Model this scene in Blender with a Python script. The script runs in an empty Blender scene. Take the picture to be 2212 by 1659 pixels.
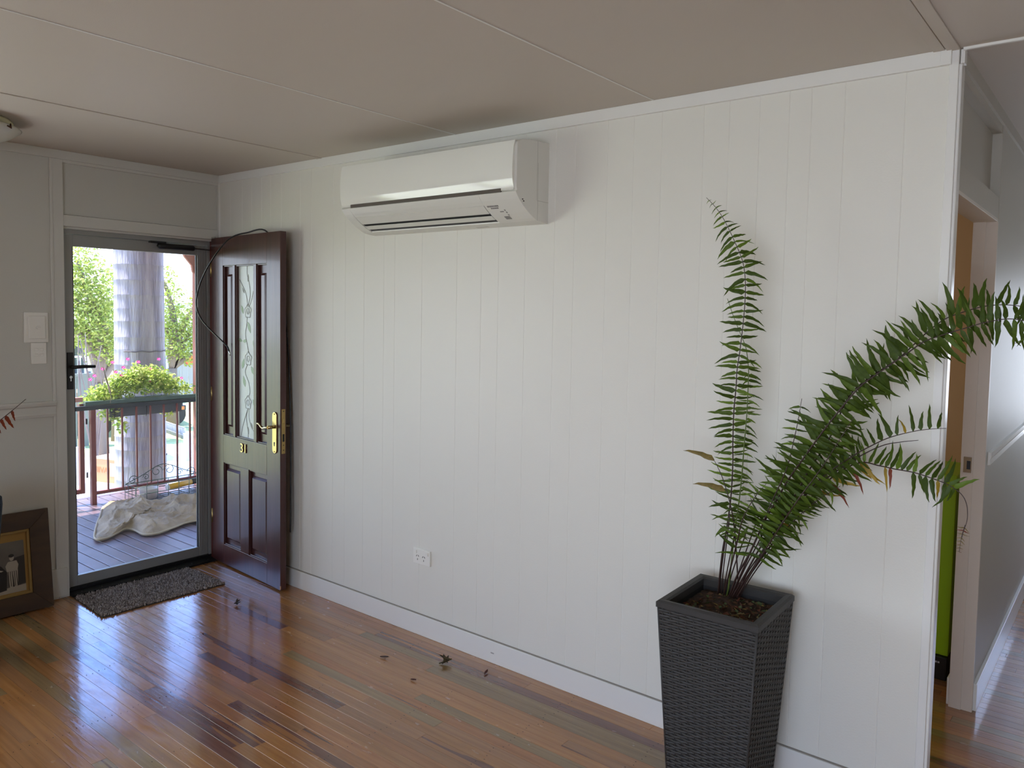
import bpy, bmesh, math, random
from mathutils import Vector, Matrix, noise
rnd = random.Random(7)
SC = bpy.context.scene
COL = SC.collection
# ------------------------------------------------------------------ camera
CX, CY, CZ = 4.72269, -2.74643, 1.65673
YAW, PIT, ROL, FPX, PX, PY = 2.234966, -0.0596036, 0.0189011, 1680.217, 39.72, -52.88
_c, _s = math.cos(YAW), math.sin(YAW)
FW = Vector((math.cos(PIT)*_c, math.cos(PIT)*_s, math.sin(PIT)))
_r = Vector((_s, -_c, 0)); _u = _r.cross(FW)
RT = _r*math.cos(ROL) + _u*math.sin(ROL); UP = -_r*math.sin(ROL) + _u*math.cos(ROL)
CAMP = Vector((CX, CY, CZ))
cd = bpy.data.cameras.new('camera'); cam = bpy.data.objects.new('camera', cd); COL.objects.link(cam)
m = Matrix((RT, UP, -FW)).transposed().to_4x4(); m.translation = CAMP
cam.matrix_world = m
cd.sensor_width = 36; cd.lens = FPX*36/2212; cd.shift_x = -PX/2212; cd.shift_y = PY/2212
cd.clip_start = .02; cd.clip_end = 500
SC.camera = cam
# ------------------------------------------------------------------ light
EXPO = 0.0
SC.view_settings.view_transform = 'Standard'; SC.view_settings.look = 'None'
SC.view_settings.exposure = EXPO; SC.view_settings.gamma = 1.0
SC.view_settings.use_curve_mapping = False
SC.cycles.use_denoising = True
SC.cycles.max_bounces = 10; SC.cycles.diffuse_bounces = 6; SC.cycles.transparent_max_bounces = 12
SC.cycles.sample_clamp_indirect = 6; SC.cycles.caustics_reflective = False; SC.cycles.caustics_refractive = False
w = bpy.data.worlds.new('sky'); SC.world = w; w.use_nodes = True
nt = w.node_tree; nt.nodes.clear()
# clear midday sky: pale at the horizon, deepening to blue, the same all the way round
tcw = nt.nodes.new('ShaderNodeTexCoord'); sx = nt.nodes.new('ShaderNodeSeparateXYZ')
sky = nt.nodes.new('ShaderNodeValToRGB'); se = sky.color_ramp.elements
se[0].position = 0.0; se[0].color = (.78, .86, 1.0, 1); se[1].position = 1.0; se[1].color = (.16, .30, .74, 1)
e_ = se.new(.14); e_.color = (.58, .76, 1.0, 1); e_ = se.new(.36); e_.color = (.22, .42, 1.0, 1)
bg = nt.nodes.new('ShaderNodeBackground'); bg.inputs[1].default_value = 6.5
wo = nt.nodes.new('ShaderNodeOutputWorld')
nt.links.new(tcw.outputs['Generated'], sx.inputs[0]); nt.links.new(sx.outputs['Z'], sky.inputs[0])
nt.links.new(sky.outputs[0], bg.inputs[0]); nt.links.new(bg.outputs[0], wo.inputs[0])

def light(name, kind, loc, rot, energy, color, **k):
    d = bpy.data.lights.new(name, kind); d.energy = energy; d.color = color
    for a, b in k.items(): setattr(d, a, b)
    o = bpy.data.objects.new(name, d); COL.objects.link(o); o.location = loc; o.rotation_euler = rot
    return o
sd = Vector((-.79, -.61, 0)).normalized()*math.cos(math.radians(70)) + Vector((0, 0, math.sin(math.radians(70))))
o = light('sun', 'SUN', (0, 0, 10), (0, 0, 0), 15.0, (1, .95, .86), angle=math.radians(.6))
o.rotation_euler = (-sd).to_track_quat('-Z', 'Y').to_euler()
R90 = math.pi/2
DAY = (.80, .90, 1.0)
# daylight arriving through the room's other windows (each stands in its own opening)
light('daylight_front_window', 'AREA', (.03, -2.36, 1.42), (0, -R90, 0), 17, (.90, .95, 1), shape='RECTANGLE', size=1.16, size_y=1.12)
light('daylight_front_window', 'AREA', (.03, -3.56, 1.42), (0, -R90, 0), 15, (.90, .95, 1), shape='RECTANGLE', size=1.16, size_y=1.12)
light('daylight_side_window', 'AREA', (4.7, -4.72, 1.35), (R90-.45, 0, 0), 40, (.80, .87, 1), shape='RECTANGLE', size=2.3, size_y=1.2, spread=math.radians(130))
light('daylight_hall_window', 'AREA', (4.85, 4.42, 1.4), (-R90, 0, 0), 11, (.80, .88, 1), shape='RECTANGLE', size=.8, size_y=1.1)
light('daylight_bedroom_window', 'AREA', (1.07, 1.6, 1.5), (0, -R90, 0), 15, (1, .90, .78), shape='RECTANGLE', size=1.1, size_y=1.0)

# ------------------------------------------------------------------ helpers
def at(px, py, ax, val):
    d = FW + RT*((px-1106-PX)/FPX) - UP*((py-829.5-PY)/FPX)
    t = (val-CAMP[ax])/d[ax]
    return CAMP + d*t
def lin(c):
    return tuple(((v/255)/12.92 if v/255 <= .04045 else ((v/255+.055)/1.055)**2.4) for v in c)
MATS = {}
def mat(name, rgb=(200, 200, 200), rough=.5, metal=0., bump=None, var=None, trans=0., spec=.5, coat=0., emit=None, alpha=None):
    """rgb sRGB. var=(rgb2, scale, stretch xyz); bump=(scale, strength, stretch)"""
    if name in MATS: return MATS[name]
    M = bpy.data.materials.new(name); M.use_nodes = True; N = M.node_tree; b = N.nodes['Principled BSDF']
    L = N.links.new
    b.inputs['Base Color'].default_value = (*lin(rgb), 1); b.inputs['Roughness'].default_value = rough
    b.inputs['Metallic'].default_value = metal; b.inputs['Specular IOR Level'].default_value = spec
    b.inputs['Coat Weight'].default_value = coat; b.inputs['Coat Roughness'].default_value = .08
    tc = N.nodes.new('ShaderNodeTexCoord')
    def nz(scale, st, detail=4):
        mp = N.nodes.new('ShaderNodeMapping'); mp.inputs['Scale'].default_value = st
        n = N.nodes.new('ShaderNodeTexNoise'); n.inputs['Scale'].default_value = scale; n.inputs['Detail'].default_value = detail
        L(tc.outputs['Object'], mp.inputs['Vector']); L(mp.outputs[0], n.inputs['Vector']); return n
    if var:
        n = nz(var[1], var[2] if len(var) > 2 else (1, 1, 1))
        r = N.nodes.new('ShaderNodeValToRGB'); r.color_ramp.elements[0].position = .35; r.color_ramp.elements[1].position = .65
        r.color_ramp.elements[0].color = (*lin(rgb), 1); r.color_ramp.elements[1].color = (*lin(var[0]), 1)
        L(n.outputs['Fac'], r.inputs[0]); L(r.outputs[0], b.inputs['Base Color'])
    if bump:
        n = nz(bump[0], bump[2] if len(bump) > 2 else (1, 1, 1), 3)
        bp = N.nodes.new('ShaderNodeBump'); bp.inputs['Strength'].default_value = bump[1]; bp.inputs['Distance'].default_value = .01
        L(n.outputs['Fac'], bp.inputs['Height']); L(bp.outputs[0], b.inputs['Normal'])
    if trans:
        tr = N.nodes.new('ShaderNodeBsdfTranslucent'); mx = N.nodes.new('ShaderNodeMixShader'); mx.inputs[0].default_value = trans
        out = N.nodes['Material Output']
        if var: L(r.outputs[0], tr.inputs[0])
        else: tr.inputs[0].default_value = (*lin(rgb), 1)
        L(b.outputs[0], mx.inputs[1]); L(tr.outputs[0], mx.inputs[2]); L(mx.outputs[0], out.inputs[0])
    if alpha is not None:
        tp = N.nodes.new('ShaderNodeBsdfTransparent'); mx = N.nodes.new('ShaderNodeMixShader'); mx.inputs[0].default_value = alpha
        L(tp.outputs[0], mx.inputs[1]); L(b.outputs[0], mx.inputs[2]); L(mx.outputs[0], N.nodes['Material Output'].inputs[0])
    MATS[name] = M
    return M

class MB:
    def __init__(s): s.v = []; s.f = []; s.m = []; s.sm = []
    def add(s, vs, fs, mi=0, smooth=False):
        b = len(s.v); s.v += [tuple(v) for v in vs]
        for f in fs: s.f.append(tuple(b+i for i in f)); s.m.append(mi); s.sm.append(smooth)
        return s
    def box(s, a, b, mi=0, T=None):
        x0, y0, z0 = a; x1, y1, z1 = b
        vs = [Vector(p) for p in ((x0,y0,z0),(x1,y0,z0),(x1,y1,z0),(x0,y1,z0),(x0,y0,z1),(x1,y0,z1),(x1,y1,z1),(x0,y1,z1))]
        if T: vs = [T @ v for v in vs]
        return s.add(vs, [(0,3,2,1),(4,5,6,7),(0,1,5,4),(1,2,6,5),(2,3,7,6),(3,0,4,7)], mi)
    def tube(s, pts, r, n=8, mi=0, caps=True, T=None):
        pts = [Vector(p) for p in pts]
        rs = r if isinstance(r, (list, tuple)) else [r]*len(pts)
        rings = []; ref = None
        for i, p in enumerate(pts):
            t = (pts[min(i+1, len(pts)-1)]-pts[max(i-1, 0)])
            if t.length < 1e-9: t = Vector((0, 0, 1))
            t.normalize()
            if ref is None: ref = Vector((0, 0, 1)) if abs(t.z) < .9 else Vector((1, 0, 0))
            u = (ref - t*ref.dot(t))
            if u.length < 1e-6: u = t.orthogonal()
            u.normalize(); ref = u; v = t.cross(u)
            rings.append([p + (u*math.cos(2*math.pi*k/n)+v*math.sin(2*math.pi*k/n))*rs[i] for k in range(n)])
        vs = [q for R in rings for q in R]
        if T: vs = [T @ q for q in vs]
        fs = [(i*n+k, i*n+(k+1) % n, (i+1)*n+(k+1) % n, (i+1)*n+k) for i in range(len(pts)-1) for k in range(n)]
        s.add(vs, fs, mi, True)
        if caps:
            b = len(s.v)-len(vs)
            s.f.append(tuple(b+k for k in reversed(range(n)))); s.m.append(mi); s.sm.append(False)
            e = b+(len(pts)-1)*n
            s.f.append(tuple(e+k for k in range(n))); s.m.append(mi); s.sm.append(False)
        return s
    def prism(s, poly, axis, a, b, mi=0, smooth=False, T=None):
        """poly of 2D points in the plane normal to axis, extruded from a to b"""
        def P(q, t):
            if axis == 0: return Vector((t, q[0], q[1]))
            if axis == 1: return Vector((q[0], t, q[1]))
            return Vector((q[0], q[1], t))
        n = len(poly); vs = [P(q, a) for q in poly]+[P(q, b) for q in poly]
        if T: vs = [T @ v for v in vs]
        s.add(vs, [(i, (i+1) % n, n+(i+1) % n, n+i) for i in range(n)], mi, smooth)
        k = len(s.v)-2*n
        s.f.append(tuple(k+i for i in reversed(range(n)))); s.m.append(mi); s.sm.append(False)
        s.f.append(tuple(k+n+i for i in range(n))); s.m.append(mi); s.sm.append(False)
        return s
    def lathe(s, prof, c, n=24, mi=0, T=None):
        vs = [Vector((c[0]+r*math.cos(2*math.pi*k/n), c[1]+r*math.sin(2*math.pi*k/n), c[2]+z)) for r, z in prof for k in range(n)]
        if T: vs = [T @ v for v in vs]
        return s.add(vs, [(i*n+k, i*n+(k+1) % n, (i+1)*n+(k+1) % n, (i+1)*n+k) for i in range(len(prof)-1) for k in range(n)], mi, True)
    def build(s, name, mats, parent=None, bevel=0., T=None):
        me = bpy.data.meshes.new(name)
        vs = [Vector(v) for v in s.v]
        if T: vs = [T @ v for v in vs]
        lo = Vector([min(v[i] for v in vs) for i in range(3)]); hi = Vector([max(v[i] for v in vs) for i in range(3)])
        c = Vector(((lo.x+hi.x)/2, (lo.y+hi.y)/2, lo.z))
        me.from_pydata([v-c for v in vs], [], s.f)
        if not isinstance(mats, (list, tuple)): mats = [mats]
        for q in mats: me.materials.append(q)
        me.polygons.foreach_set('material_index', s.m); me.polygons.foreach_set('use_smooth', s.sm)
        bm = bmesh.new(); bm.from_mesh(me); bmesh.ops.recalc_face_normals(bm, faces=bm.faces); bm.to_mesh(me); bm.free()
        o = bpy.data.objects.new(name, me); COL.objects.link(o); o.location = c
        if parent: attach(o, parent)
        if bevel:
            b = o.modifiers.new('bevel', 'BEVEL'); b.width = bevel; b.segments = 2; b.limit_method = 'ANGLE'
            b.harden_normals = False
        return o
WM = {}
def wmat(o):
    M = Matrix.LocRotScale(o.location, o.rotation_euler, o.scale)
    if o.parent: return wmat(o.parent) @ o.matrix_parent_inverse @ M
    return M
def attach(o, p):
    o.parent = p; o.matrix_parent_inverse = wmat(p).inverted()
    return o
def tag(o, label=None, cat=None, group=None, kind=None):
    if label: o['label'] = label
    if cat: o['category'] = cat
    if group: o['group'] = group
    if kind: o['kind'] = kind
    return o
def thing(name, loc, label, cat, group=None, kind=None):
    o = bpy.data.objects.new(name, None); COL.objects.link(o); o.location = loc; o.empty_display_size = .1
    return tag(o, label, cat, group, kind)
def bx(name, a, b, M, parent=None, bevel=0.): return MB().box(a, b).build(name, M, parent, bevel)
def spline(pts, n):
    P = [Vector(p) for p in pts]; P = [P[0]*2-P[1]]+P+[P[-1]*2-P[-2]]; out = []
    for i in range(1, len(P)-2):
        for k in range(n):
            t = k/n; a, b, c, d = P[i-1], P[i], P[i+1], P[i+2]
            out.append(.5*((2*b)+(-a+c)*t+(2*a-5*b+4*c-d)*t*t+(-a+3*b-3*c+d)*t**3))
    out.append(P[-2]); return out
def rigid(o, T):
    """place an object built in local coordinates"""
    o.matrix_world = T
    return o

# ------------------------------------------------------------------ materials
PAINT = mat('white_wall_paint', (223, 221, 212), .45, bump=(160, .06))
PAINTL = mat('dimmed_side_wall_paint', (198, 197, 189), .5, bump=(160, .06))  # wall white darkened; the door wall's weaker light is put into the colour
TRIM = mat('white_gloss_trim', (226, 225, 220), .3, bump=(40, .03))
TRIML = mat('dimmed_side_wall_trim', (203, 202, 195), .35, bump=(40, .03))  # trim white darkened likewise, the dimmer light on that side in its colour
CEIL = mat('ceiling_paint', (196, 187, 176), .6, bump=(220, .05))
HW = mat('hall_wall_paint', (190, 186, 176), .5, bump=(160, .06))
BACK = mat('dark_gap', (95, 88, 80), .8)
BLACK = mat('black_plastic', (22, 22, 24), .4)
GREYAL = mat('grey_aluminium', (150, 150, 147), .4, .25)
DARKAL = mat('dark_sill', (26, 26, 28), .65, spec=.2)
MAHOG = mat('mahogany_door', (74, 40, 36), .33, bump=(90, .06, (1, 1, .06)), var=((60, 30, 28), 30, (1, 1, .05)), coat=.15)
REDJ = mat('red_brown_edge', (84, 34, 26), .4)
BRASS = mat('polished_brass', (186, 166, 122), .22, 1.)
BRASSD = mat('aged_brass', (176, 150, 96), .3, 1., bump=(300, .2))
CHROME = mat('chrome', (200, 200, 200), .15, 1.)
ACW = mat('glossy_white_plastic', (232, 232, 224), .07, spec=.6)
ACM = mat('matte_white_plastic', (222, 221, 213), .35)
ACG = mat('grey_print', (135, 132, 128), .5)
PLW = mat('white_plastic', (232, 230, 222), .3)
WICK = mat('charcoal_wicker', (60, 58, 56), .5, spec=.3, bump=(200, .15))
POTIN = mat('black_pot_liner', (20, 21, 22), .55)
SOIL = mat('dark_soil', (38, 26, 18), .95, bump=(60, .8), var=((66, 44, 28), 40))
LEAFM = [mat('fern_leaf_%s' % n, c, .5, trans=.22, var=(c2, 9), bump=(80, .1), spec=.25) for n, c, c2 in (
    ('dark', (56, 74, 20), (70, 90, 26)), ('mid', (72, 94, 26), (88, 110, 34)), ('bright', (92, 118, 34), (108, 132, 46)))]
LEAFY = mat('fern_leaf_yellow', (170, 140, 36), .5, trans=.25, var=((140, 120, 40), 12))
LEAFT = mat('fern_leaf_tan', (134, 112, 52), .5, trans=.2, var=((110, 96, 44), 12))
LEAFR = mat('fern_leaf_red', (120, 50, 24), .5, trans=.2)
STEM = mat('fern_stem_dark', (52, 32, 26), .45)
STEMG = mat('fern_stem_green', (86, 104, 42), .45)

def floor_mat(name, base, dark, streak, seed, thr=.71):
    M = bpy.data.materials.new(name); M.use_nodes = True; N = M.node_tree; L = N.links.new; b = N.nodes['Principled BSDF']
    g = N.nodes.new('ShaderNodeNewGeometry'); oi = N.nodes.new('ShaderNodeObjectInfo')
    def nz(sc, scale, off, det=4):
        mp = N.nodes.new('ShaderNodeMapping'); mp.inputs['Scale'].default_value = sc; mp.inputs['Location'].default_value = off
        n = N.nodes.new('ShaderNodeTexNoise'); n.inputs['Scale'].default_value = scale; n.inputs['Detail'].default_value = det
        L(g.outputs['Position'], mp.inputs[0]); L(mp.outputs[0], n.inputs[0]); return n
    gr = nz((2.2, 60, 1), 1., (seed, seed*3.1, 0), 6)
    r = N.nodes.new('ShaderNodeValToRGB'); e = r.color_ramp.elements
    e[0].position = .3; e[0].color = (*lin(dark), 1); e[1].position = .62; e[1].color = (*lin(base), 1)
    L(gr.outputs['Fac'], r.inputs[0])
    st = nz((.75, 22, 1), 1., (seed*1.7, seed*7.3, 0), 2)
    r2 = N.nodes.new('ShaderNodeValToRGB'); e = r2.color_ramp.elements
    e[0].position = thr; e[0].color = (0, 0, 0, 1); e[1].position = thr+.01; e[1].color = (1, 1, 1, 1)
    L(st.outputs['Fac'], r2.inputs[0])
    mx = N.nodes.new('ShaderNodeMix'); mx.data_type = 'RGBA'
    L(r2.outputs[0], mx.inputs['Factor']); L(r.outputs[0], mx.inputs[6]); mx.inputs[7].default_value = (*lin(streak), 1)
    hsv = N.nodes.new('ShaderNodeHueSaturation')
    mr = N.nodes.new('ShaderNodeMapRange'); mr.inputs[3].default_value = .84; mr.inputs[4].default_value = 1.04
    L(oi.outputs['Random'], mr.inputs[0]); L(mr.outputs[0], hsv.inputs['Value']); L(mx.outputs[2], hsv.inputs['Color'])
    L(hsv.outputs[0], b.inputs['Base Color'])
    # worn lacquer: gloss broken by scratches along and across the boards
    rn = nz((3, 9, 1), 3., (0, 0, 0), 8); rr = N.nodes.new('ShaderNodeMapRange')
    rr.inputs[1].default_value = .3; rr.inputs[2].default_value = .75; rr.inputs[3].default_value = .12; rr.inputs[4].default_value = .30
    L(rn.outputs['Fac'], rr.inputs[0]); L(rr.outputs[0], b.inputs['Roughness'])
    b.inputs['Specular IOR Level'].default_value = .62; b.inputs['Coat Weight'].default_value = .65; b.inputs['Coat Roughness'].default_value = .10; b.inputs['Coat IOR'].default_value = 1.55
    bn = nz((5, 26, 1), 2.2, (3, 1, 0), 4); bp = N.nodes.new('ShaderNodeBump'); bp.inputs['Strength'].default_value = .10; bp.inputs['Distance'].default_value = .01
    L(bn.outputs['Fac'], bp.inputs['Height']); L(bp.outputs[0], b.inputs['Normal'])
    return M
FB = [floor_mat('floor_board_honey', (172, 120, 68), (152, 102, 56), (104, 64, 46), 1.),
      floor_mat('floor_board_amber', (168, 112, 64), (146, 94, 52), (104, 64, 46), 2.3),
      floor_mat('floor_board_olive', (146, 118, 78), (128, 102, 66), (104, 74, 52), 4.1),
      floor_mat('floor_board_maroon', (116, 76, 60), (100, 64, 50), (156, 106, 64), 5.7, .585),
      floor_mat('floor_board_tan', (158, 112, 70), (140, 96, 60), (104, 66, 48), 8.2)]

# ------------------------------------------------------------------ room shell
H = 2.5; L_ = 4.238
def st(name, label, cat, loc=(0, 0, 0)): return thing(name, loc, label, cat, kind='structure')
floor = st('floor', 'polished mixed-tone timber strip floor of the room and hallway', 'floor', (2, -2, 0))
bx('floor_base', (-.02, -4.9, -.12), (7.1, 4.6, -.021), BACK, floor)
PITCH = .0541
special = {2: [(0, 1.72, 4), (1.72, 4.6, 3)], 12: [(0, .9, 0), (.9, 2.598, 4), (2.598, 3.9, 3)], 13: [(0, 1.05, 1), (1.05, 2.175, 3), (2.175, 4.7, 4)],
           15: [(0, 1.27, 0), (1.27, 1.70, 3), (1.70, 3.9, 0)], 21: [(0, 1.42, 4), (1.42, 2.11, 3), (2.11, 3.8, 0)],
           1: [(0, 2.1, 1), (2.1, 2.655, 1), (2.655, 4.2, 0)], 3: [(0, 1.66, 0), (1.66, 4.4, 2)], 4: [(0, 2.2, 4), (2.2, 4.6, 2)],
           5: [(0, 1.6, 1), (1.6, 4.3, 0)], 7: [(0, .86, 1), (.86, 1.30, 3), (1.30, 3.4, 0)],
           18: [(0, 1.8, 0), (1.8, 2.58, 3), (2.58, 4.4, 1)], 17: [(0, 2.2, 4), (2.2, 3.9, 1)],}
def board_mb(mb, x0, x1, y0, y1, mi=0, tilt=0.):
    g = .00025; c = .0005; x0 += g; x1 -= g; y0 += g; y1 -= g; dz = tilt*(y1-y0)/2
    vs = [(x0,y0,-.02),(x1,y0,-.02),(x1,y1,-.02),(x0,y1,-.02),(x0,y0,-c-dz),(x1,y0,-c-dz),(x1,y1,-c+dz),(x0,y1,-c+dz),
          (x0+c,y0+c,-dz),(x1-c,y0+c,-dz),(x1-c,y1-c,dz),(x0+c,y1-c,dz)]
    mb.add(vs, [(0,3,2,1),(0,1,5,4),(1,2,6,5),(2,3,7,6),(3,0,4,7),(4,5,9,8),(5,6,10,9),(6,7,11,10),(7,4,8,11),(8,9,10,11)], mi)
stuffb = MB(); nails = MB(); nb = 0
def nail(x, y):
    if abs(math.fmod(x*7, 1)) > .82: return
    r = .0019; nails.add([(x+r*1.6*math.cos(a), y+r*math.sin(a), .0009) for a in [k*math.pi/3 for k in range(6)]], [tuple(range(6))])
rows = list(range(-2, 90))
for k in rows:
    y1 = -PITCH*k; y0 = y1-PITCH
    xe = 7.05 if k >= 0 else 7.05; xs = 0.0 if k >= 0 else L_+.0
    if k in special: segs = [(a, b, c) for a, b, c in special[k]]; x = segs[-1][1]
    else: segs = []; x = xs
    if k < 0: continue
    first = not segs
    while x < xe-.01:
        ln = rnd.uniform(.9, 2.6)
        if first: ln *= rnd.uniform(.4, 1); first = False
        e = min(xe, x+ln)
        if xe-e < .3: e = xe
        segs.append((x, e, rnd.choices([0, 1, 2, 3, 4], [5, 4, 2, .7, 4])[0])); x = e
    for a, b, c in segs:
        vis = k < 34 and a < 4.3
        tl = rnd.uniform(-.0045, .0045)
        if vis and nb < 200:
            q = MB(); board_mb(q, a, b, y0, y1, 0, tl); q.build('floor_board', FB[c], floor); nb += 1
        else: board_mb(stuffb, a, b, y0, y1, c, tl)
    if k < 40:
        for j in range(9):
            x = .18+.45*j+rnd.uniform(-.012, .012)
            nail(x, y0+.014); nail(x+rnd.uniform(-.01, .01), y0+.038)
# hallway boards (run the same way) and the bedroom floor behind the doorway
for k in range(0, 84):
    y0 = PITCH*k; y1 = y0+PITCH; x = 3.2-rnd.uniform(0, 1.2)
    while x < 5.45:
        e = min(5.45, x+rnd.uniform(.7, 1.9)); c = rnd.choices([0, 1, 2, 3, 4], [4, 4, 2, 2.2, 4])[0]
        if k < 45 and nb < 290:
            q = MB(); board_mb(q, x, e, y0, y1, 0, rnd.uniform(-.004, .004)); q.build('floor_board', FB[c], floor); nb += 1
        else: board_mb(stuffb, x, e, y0, y1, c)
        x = e
tag(stuffb.build('distant_floor_boards', FB, floor), kind='stuff')
tag(nails.build('nail_holes', mat('nail_hole', (40, 28, 20), 1., spec=0.), floor), kind='stuff')

# long grooved wall
wl = st('wall_back', 'long white wall of vertical grooved boards of uneven width', 'wall', (2.1, 0, 0))
bx('backing', (0, .010, 0), (L_-.1, .1, H), PAINT, wl)
bx('backing', (L_-.1, .010, 0), (L_-.022, .02, H), PAINT, wl)
gx = [0.0, .125, .261, .365, .47, .565, .675, .861, .968, 1.167, 1.273, 1.43, 1.588, 1.672, 1.873, 2.0, 2.113, 2.27, 2.376, 2.532, 2.694, 2.797, 2.958, 3.081, 3.207, 3.385, 3.487, 3.603, 3.711, 3.788, 3.9, 4.089, L_-.02]
gx.remove(2.0)
def vboard(x0, x1):
    c = .0012; g = .0000; z0, z1 = .0, H
    P = [(x0+g, .012), (x1-g, .012), (x1-g, c), (x1-g-c*2, 0), (x0+g+c*2, 0), (x0+g, c)]
    return MB().prism(P, 2, z0, z1)
for a, b in zip(gx, gx[1:]): vboard(a, b).build('wall_board', PAINT, wl)
# door wall x=0
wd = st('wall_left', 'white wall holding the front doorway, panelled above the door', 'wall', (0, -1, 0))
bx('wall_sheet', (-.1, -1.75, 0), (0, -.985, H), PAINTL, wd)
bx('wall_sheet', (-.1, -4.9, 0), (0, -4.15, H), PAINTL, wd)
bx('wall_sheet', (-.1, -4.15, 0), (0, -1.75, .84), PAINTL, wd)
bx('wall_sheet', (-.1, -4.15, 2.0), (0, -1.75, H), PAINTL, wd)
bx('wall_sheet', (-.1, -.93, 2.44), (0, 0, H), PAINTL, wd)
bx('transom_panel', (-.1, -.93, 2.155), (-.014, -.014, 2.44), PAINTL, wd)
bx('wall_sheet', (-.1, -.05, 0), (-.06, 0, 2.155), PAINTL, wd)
# trims of the door wall
def trim(name, a, b, label, M=TRIM, bevel=.002):
    o = bx(name, a, b, M, None, bevel); tag(o, label, 'trim', kind='structure'); return o
t1 = st('trim_1', 'white architrave framing the front doorway and its transom panel', 'trim', (0, -.95, 0))
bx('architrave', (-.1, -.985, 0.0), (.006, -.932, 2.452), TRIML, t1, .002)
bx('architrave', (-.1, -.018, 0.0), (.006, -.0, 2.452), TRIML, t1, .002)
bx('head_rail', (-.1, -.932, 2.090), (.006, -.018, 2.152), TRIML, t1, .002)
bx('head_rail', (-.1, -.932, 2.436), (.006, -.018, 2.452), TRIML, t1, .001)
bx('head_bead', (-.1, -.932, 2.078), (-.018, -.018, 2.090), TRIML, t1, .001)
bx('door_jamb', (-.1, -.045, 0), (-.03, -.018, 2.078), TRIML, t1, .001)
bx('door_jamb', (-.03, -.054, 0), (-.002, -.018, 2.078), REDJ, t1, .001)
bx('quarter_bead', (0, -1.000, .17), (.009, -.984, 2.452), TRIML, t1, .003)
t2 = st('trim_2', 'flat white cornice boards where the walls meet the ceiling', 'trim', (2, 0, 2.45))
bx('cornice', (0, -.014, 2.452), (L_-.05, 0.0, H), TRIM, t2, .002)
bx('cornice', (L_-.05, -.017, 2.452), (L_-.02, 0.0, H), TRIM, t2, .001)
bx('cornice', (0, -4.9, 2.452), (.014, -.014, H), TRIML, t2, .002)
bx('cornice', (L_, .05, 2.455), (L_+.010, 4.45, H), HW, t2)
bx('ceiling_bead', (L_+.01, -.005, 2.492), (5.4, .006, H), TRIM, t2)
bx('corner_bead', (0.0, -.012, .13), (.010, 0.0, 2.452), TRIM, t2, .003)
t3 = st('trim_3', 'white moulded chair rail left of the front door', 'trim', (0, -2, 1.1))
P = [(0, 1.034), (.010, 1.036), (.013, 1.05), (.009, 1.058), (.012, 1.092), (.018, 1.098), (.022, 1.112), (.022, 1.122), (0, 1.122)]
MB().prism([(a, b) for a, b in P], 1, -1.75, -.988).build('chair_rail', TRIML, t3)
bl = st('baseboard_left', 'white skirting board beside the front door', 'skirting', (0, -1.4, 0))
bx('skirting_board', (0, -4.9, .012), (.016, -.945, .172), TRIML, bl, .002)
bb = st('baseboard_back', 'white skirting board along the long grooved wall', 'skirting', (2, 0, 0))
bx('skirting_board', (0.0, -.016, 0.0), (L_-.0, 0, .104), TRIM, bb, .002)
bx('shadow_gap', (0.0, -.010, .104), (L_-.0, 0, .1065), mat('paint_shadow_line', (150, 144, 136), .8), bb)
bx('scuff_mark', (2.38, -.0164, .046), (2.40, -.0158, .052), mat('scuff_grey', (160, 158, 156), .7), bb)
# wall end
t4 = st('trim_4', 'white stop mouldings at the free end of the long wall', 'trim', (L_, 0, 0))
bx('end_stop', (L_-.026, -.006, 0), (L_, .02, H-.002), TRIM, t4, .002)
bx('end_stop', (L_-.006, .006, 0), (L_+.008, .055, H-.045), TRIM, t4, .003)
bx('end_block', (L_+.002, .006, H-.045), (L_+.014, .04, H-.002), TRIM, t4, .001)
# hall wall x = L_
JAMB = mat('warm_white_jamb', (212, 202, 190), .4)
wh = st('wall_right', 'white hallway wall with an open doorway and a panelled transom', 'wall', (L_, 2, 0))
bx('wall_sheet', (L_-.08, .964, 0), (L_, 4.5, H), HW, wh)
bx('wall_sheet', (L_-.08, .02, 2.425), (L_, .964, H), HW, wh)
bx('wall_sheet', (L_-.08, .02, 0), (L_, .052, 2.425), HW, wh)
bx('transom_panel', (L_-.08, .052, 2.165), (L_-.034, .964, 2.425), HW, wh)
t5 = st('trim_5', 'white frame of the hallway doorway', 'trim', (L_, .5, 0))
bx('head_rail', (L_-.08, .052, 2.078), (L_+.001, .964, 2.165), HW, t5, .001)
bx('head_jamb', (L_-.085, .052, 2.066), (L_+.002, .962, 2.078), JAMB, t5, .001)
bx('door_jamb', (L_-.085, .950, 0), (L_+.004, .964, 2.066), JAMB, t5, .001)
bx('door_stop', (L_-.085, .944, 0), (L_-.038, .950, 2.066), JAMB, t5, .0008)
bx('near_jamb', (L_-.085, .052, 0), (L_-.002, .064, 2.066), JAMB, t5, .001)
bx('architrave', (L_, .964, 0), (L_+.003, 1.0, 2.5), HW, t5, .001)
sp = thing('strike_plate', (L_-.045, .944, 1.03), 'small chrome strike plate on the hallway door jamb', 'strike plate')
bx('plate', (L_-.074, .9415, 1.022), (L_-.044, .9440, 1.088), CHROME, sp, .0005)
bx('latch_hole', (L_-.062, .9408, 1.036), (L_-.048, .9416, 1.072), BLACK, sp)
br = st('baseboard_right', 'white skirting board of the hallway wall', 'skirting', (L_, 2, 0))
bx('skirting_board', (L_, .972, 0), (L_+.016, 4.45, .118), TRIM, br, .002)
bx('skirting_board', (L_-.097, .964, 0), (L_-.082, 1.19, .118), TRIM, br, .002)
t6 = st('trim_6', 'thin white chair rail on the hallway wall', 'trim', (L_, 2, 1.07))
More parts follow.
